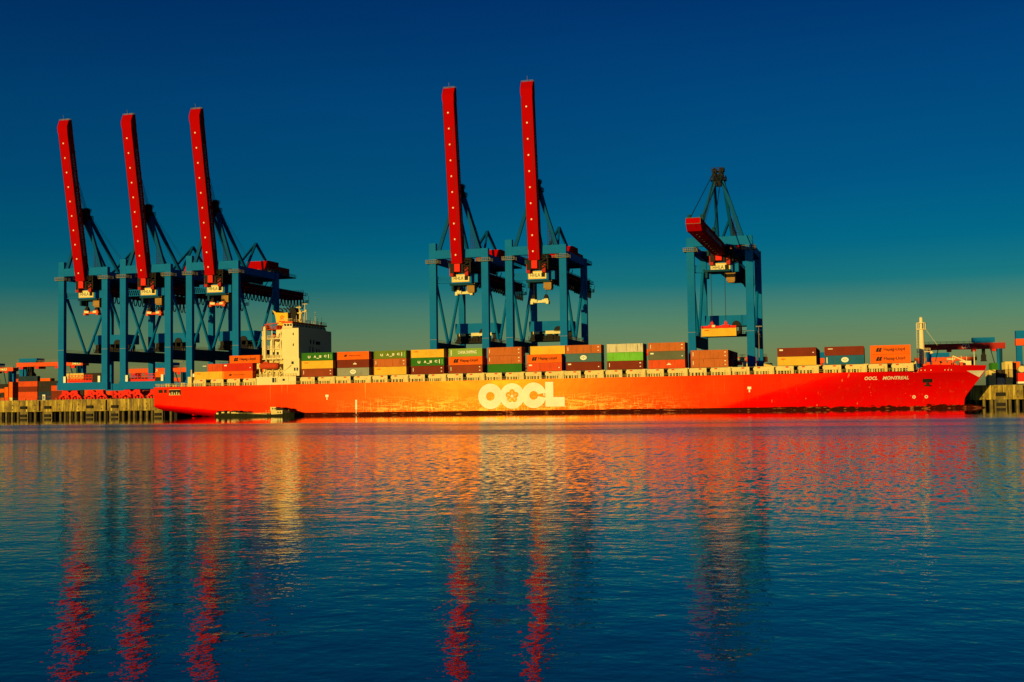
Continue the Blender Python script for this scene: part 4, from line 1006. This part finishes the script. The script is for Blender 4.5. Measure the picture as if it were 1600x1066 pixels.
yard_crane(-621, 780, 31.2, 33.9, 40, 2, 'yard crane with bright orange girder at the left frame edge', sx=12)
yard_crane(-470, 800, 22.0, 24.5, 40, 8, 'low yard crane seen behind the dark stacks at far left', sx=3)
yard_crane(-395, 640, 23.5, 26.0, 38, 4, 'yard crane seen through the legs of the leftmost quay crane', sx=-3)
yard_crane(-352, 660, 23.5, 26.0, 38, -9, 'yard crane seen through the legs of the second quay crane from the left', sx=3)
yard_crane(-70, 640, 22.2, 24.8, 36, -14, 'yard crane behind the crane with the lowered boom, pale sign on its girder', sx=5)
yard_crane(-33, 700, 22.6, 25.2, 36, 9, 'yard crane beyond the gap right of the crane with the lowered boom', sx=12)
yard_crane(-130, 780, 33.0, 35.6, 14, 0, 'yard crane top peeping over the ninth container stack of the ship', legs=True, sign=False)
# right edge: column of another quay machine
SC = (63.5, 600, QZ); e = empty('straddle_machine', SC, 'tall blue and orange machine standing at the right frame edge behind the stacks', 'yard machine')
q = MB(); q.box(-3.4,3.2,-2,2,21.5,25.2); q.box(-3.2,-.8,-1.6,1.6,9,20); q.box(1.2,3.0,-1.6,1.6,0,20); part('blue_frame', q, M['blue'], e, (0,0,0))
q = MB(); q.box(-3.5,3.3,-2.2,2.2,18.6,21.5); part('orange_house', q, M['orange'], e, (0,0,0))
q = MB(); q.box(-3.4,3.4,-2.4,2.4,.2,9.0); q.rail([(-3.4,-2.4,9),(3.4,-2.4,9)],1.2,1,.08); part('lower_body', q, M['black'], e, (0,0,0))
TK = (45.4+3.3, 470, QZ); e = empty('tank_truck', TK, 'round cream tank on a red trailer at the right frame edge on the quay', 'trailer')
q = MB(); q.tube((0,-1.5,5.6),(0,3,5.6),1.15,16); part('tank', q, M['cream'], e, (0,0,0)); q = MB(); q.box(-1.3,1.4,-1.6,3,1.3,4.3); part('red_body', q, M['bogie'], e, (0,0,0)); q = MB(); q.box(-1.4,1.5,-1.7,3,.6,1.29); part('chassis', q, M['white'], e, (0,0,0))
q = MB()
for x in (-.9,.9):
    for y in (-1.2,1.8): q.tube((x-.2,y,.5),(x+.2,y,.5),.5,10)
part('wheel', q, M['black'], e, (0,0,0))

# stacks on the terminal: ends face the water
def ystack(x, y, cols, labfmt, grp='containers in the yard stacks'):
    for k, c in enumerate(cols):
        if c is None: continue
        container(x, y, QZ+.02+k*2.87, c, labfmt.format(['bottom', 'second', 'third', 'fourth', 'fifth'][k], NICE.get(c, 'dark')), '40', None, grp, rz=R(90), tilt=False)
for x, y, cols, lab in (
    (39.6, 482, ['cream','cream'], '{1} container end, {0} tier of the leftmost bright stack right of the bow'),
    (42.6, 484, ['white','dark'], '{1} container end, {0} tier of the second stack right of the bow'),
    (45.4, 484, ['cream','tan','cream'], '{1} container end, {0} tier of the third stack right of the bow'),
    (42.2, 500, ['dark','dark','green'], '{1} container end, {0} tier, set-back stack right of the bow'),
    (48.6, 490, ['dark','dark','orange'], '{1} container end, {0} tier of the last stack before the right frame edge'),
    (-466.5, 600, ['rust','dark'], '{1} container end, {0} tier of the shortest bright stack at far left'),
    (-463.8, 600, ['redor','orange','orange'], '{1} container end, {0} tier of the middle bright stack at far left'),
    (-460.9, 600, ['cream','orange','orange','orange'], '{1} container end, {0} tier of the tallest bright stack at far left')):
    ystack(x, y, cols, lab)
rnd = random.Random(21); n_ = 0
def yrow(x0, x1, y, tiers, cols, where, fy=0.0, kind='40', simple=True):
    x = x0
    while x < x1:
        h = max(1, tiers-rnd.choice([0,0,0,1,1,2]))
        for k in range(h):
            container(x+6.1, y, QZ+.02+k*2.87, rnd.choice(cols), 'container lying side-on in the stacks '+where, kind, None, 'containers in the yard '+where, tilt=False, simple=simple)
        x += 12.7
yrow(-452, -424, 590, 5, ['dark','dkblue','dkbrown','redor'], 'between the far left bright stacks and the leftmost crane')
yrow(-530, -472, 640, 6, ['dark','orange','redor','dark','brown'], 'at the left frame edge')
yrow(-420, -362, 575, 3, ['redor','dkbrown','orange','dark'], 'seen beside the leftmost crane legs')
yrow(-402, -240, 560, 5, ['orange','redor','dark','brown','orange','redor','dkblue','cream'], 'seen between the legs of the left three cranes')
yrow(-54, -28, 540, 4, ['grey','dark','redor','dkblue','cream'], 'behind the rightmost crane')
yrow(50, 100, 510, 3, ['dark','dkbrown','redor'], 'at the right frame edge')
# small quay furniture
q = MB(); q.box(-.6,.6,-.5,.5,0,2.1); q.box(-.75,.75,-.65,.65,2.1,2.3); bx = empty('guard_box', (-332.2,449.5,QZ), 'small pale cabin standing on the quay edge left of the leftmost crane', 'cabin'); part('cabin', q, M['white'], bx, (0,0,0)); q = MB(); q.box(-.3,.3,-.53,-.502,.2,1.8); part('door', q, M['dark_wall'], bx, (0,0,0))
for i, x in enumerate((-349.0, -341.0, -325.8, -309.6, -293, -278)):
    q = MB(); q.tube((0,0,0),(0,0,.5),.28,10,.22); q.tube((0,0,.5),(0,0,.75),.42,10)
    tag(link('bollard', q.mesh('bollard', M['orange']), None, (x,448.6,QZ)), ['first','second','third','fourth','fifth','sixth'][i]+' orange mooring bollard from the left on the quay edge', 'bollard', 'bollards on the quay edge')
for i, (x, y, lab) in enumerate(((-330,463,'tall thin lamp mast just left of the leftmost crane legs'), (-276.5,463,'tall thin lamp mast between the second and third cranes from the left'), (-239.5,465,'tall thin lamp mast beside the right leg of the third crane'), (-39.4,452,'tall thin lamp mast against the right leg of the crane with the lowered boom'))):
    h = [12,15,17,22][i]
    e = empty('lamp_mast', (x,y,QZ), lab, 'lamp post', 'lamp masts on the quay')
    q = MB(); q.tube((0,0,0),(0,0,h),.2,8,.12); part('pole', q, M['steel'], e, (0,0,0)); q = MB(); q.box(-1.2,1.2,-.3,.3,h,h+.35); part('lamp_head', q, M['steel'], e, (0,0,0))
# quay edge clutter: low dark vehicles (driverless transport carts)
for i, x in enumerate((-322, -299)):
    e = empty('transport_cart', (x, 470, QZ), ['first', 'second', 'third'][i]+' low flat transport cart from the left parked under the left cranes', 'cart', 'transport carts on the quay')
    q = MB(); q.box(-7,7,-1.5,1.5,.7,1.5); q.box(-7,-6.3,-1.5,1.5,1.5,1.9); q.box(6.3,7,-1.5,1.5,1.5,1.9); part('deck', q, M['dark_wall'], e, (0,0,0))
    q = MB()
    for xx in (-5,-3.8,3.8,5):
        for yy_ in (-1.2,1.2): q.tube((xx,yy_-.2,.45),(xx,yy_+.2,.45),.45,10)
    part('wheel', q, M['black'], e, (0,0,0))

# ------------------------------------------------------------------ bunker barge alongside
BO = (-212, 409.4, 0); e = empty('bunker_barge', BO, 'low dark bunker barge with cream wheelhouse lying alongside the red hull near the stern', 'barge'); ORG[e.name] = BO
h_ = MB(); xs = [(-229.2,.55),(-227.5,2.3),(-224,2.6),(-203,2.6),(-199,2.3),(-196.5,1.1),(-195.2,.1)]; prev = None
sh = lambda x: .95 if x < -200 else .95+1.3*(x+200)/4.8
sh2 = lambda x: sh(x) + (1.1 if x < -219 else (1.1*(-214-x)/5 if x < -214 else 0))*.8
for (x, hw) in xs:
    k = len(h_.v); z1 = sh2(x)
    h_.v += [(x,409.4-hw,-.8),(x,409.4-hw*1.05,z1),(x,409.4+hw*1.05,z1),(x,409.4+hw,-.8)]
    if prev is not None:
        for j in range(3): h_.f.append((prev+j, k+j, k+j+1, prev+j+1))
    prev = k
h_.f += [(0,1,2,3), (prev+3,prev+2,prev+1,prev)]
part('hull', h_, M['barge'], e)
q = MB(); q.box(-204.2,-199.3,407.5,411.1,.9,2.9); q.box(-204.4,-202.0,407.4,411.2,2.9,4.6+.0); q.box(-204.6,-198.9,407.3,411.4,2.9-.08,2.9+.06); part('wheelhouse', q, M['cream'], e)
q = MB(); q.box(-202.0,-199.0,407.6,411.0,2.97,4.0); q.prism([(-199.1,1.4),(-195.8,1.8),(-196.6,2.5),(-199.1,3.4)], 'y', 407.9, 410.9); part('foredeck_house', q, M['black'], e)
for x, y, z in ((-203.6,407.32,3.4), (-202.6,407.32,3.4), (-201.4,407.42,1.6), (-200.4,407.42,1.6)):
    q = MB(); q.box(x,x+.5,y,y+.078,z,z+.7); part('window', q, M['glass'], e)
q = MB(); rnd = random.Random(4)
for k in range(34):
    x = -228.5+rnd.random()*23; z = sh2(x); q.box(x,x+.4+.9*rnd.random(),407.1+rnd.random()*1.4,410.4,z,z+.25+.85*rnd.random()*(1.3 if x < -217 else .5))
part('deck_gear', q, M['black'], e)
q = MB()
for x, z, w_ in ((-225.2,2.2,1.2),(-222.6,2.3,.9),(-221,2.0,2.2),(-219,1.7,1.2),(-212,1.2,4.2),(-208,1.1,2.4),(-227.5,1.8,1.0)): q.box(x,x+w_,406.9,408.9,z-.5,z+.3)
for x in (-218.6,-206.8,-205.6,-197.2): q.tube((x,408.5,1),(x,408.5,3.2),.06,5)
q.rail([(-219,407,1.0),(-204.5,407,.95)],.8,1.3,.04); part('deck_fittings', q, M['cream'], e)
e.scale = (.92, 1, .72); e.location.x = -214.4
SCENE_DONE = True
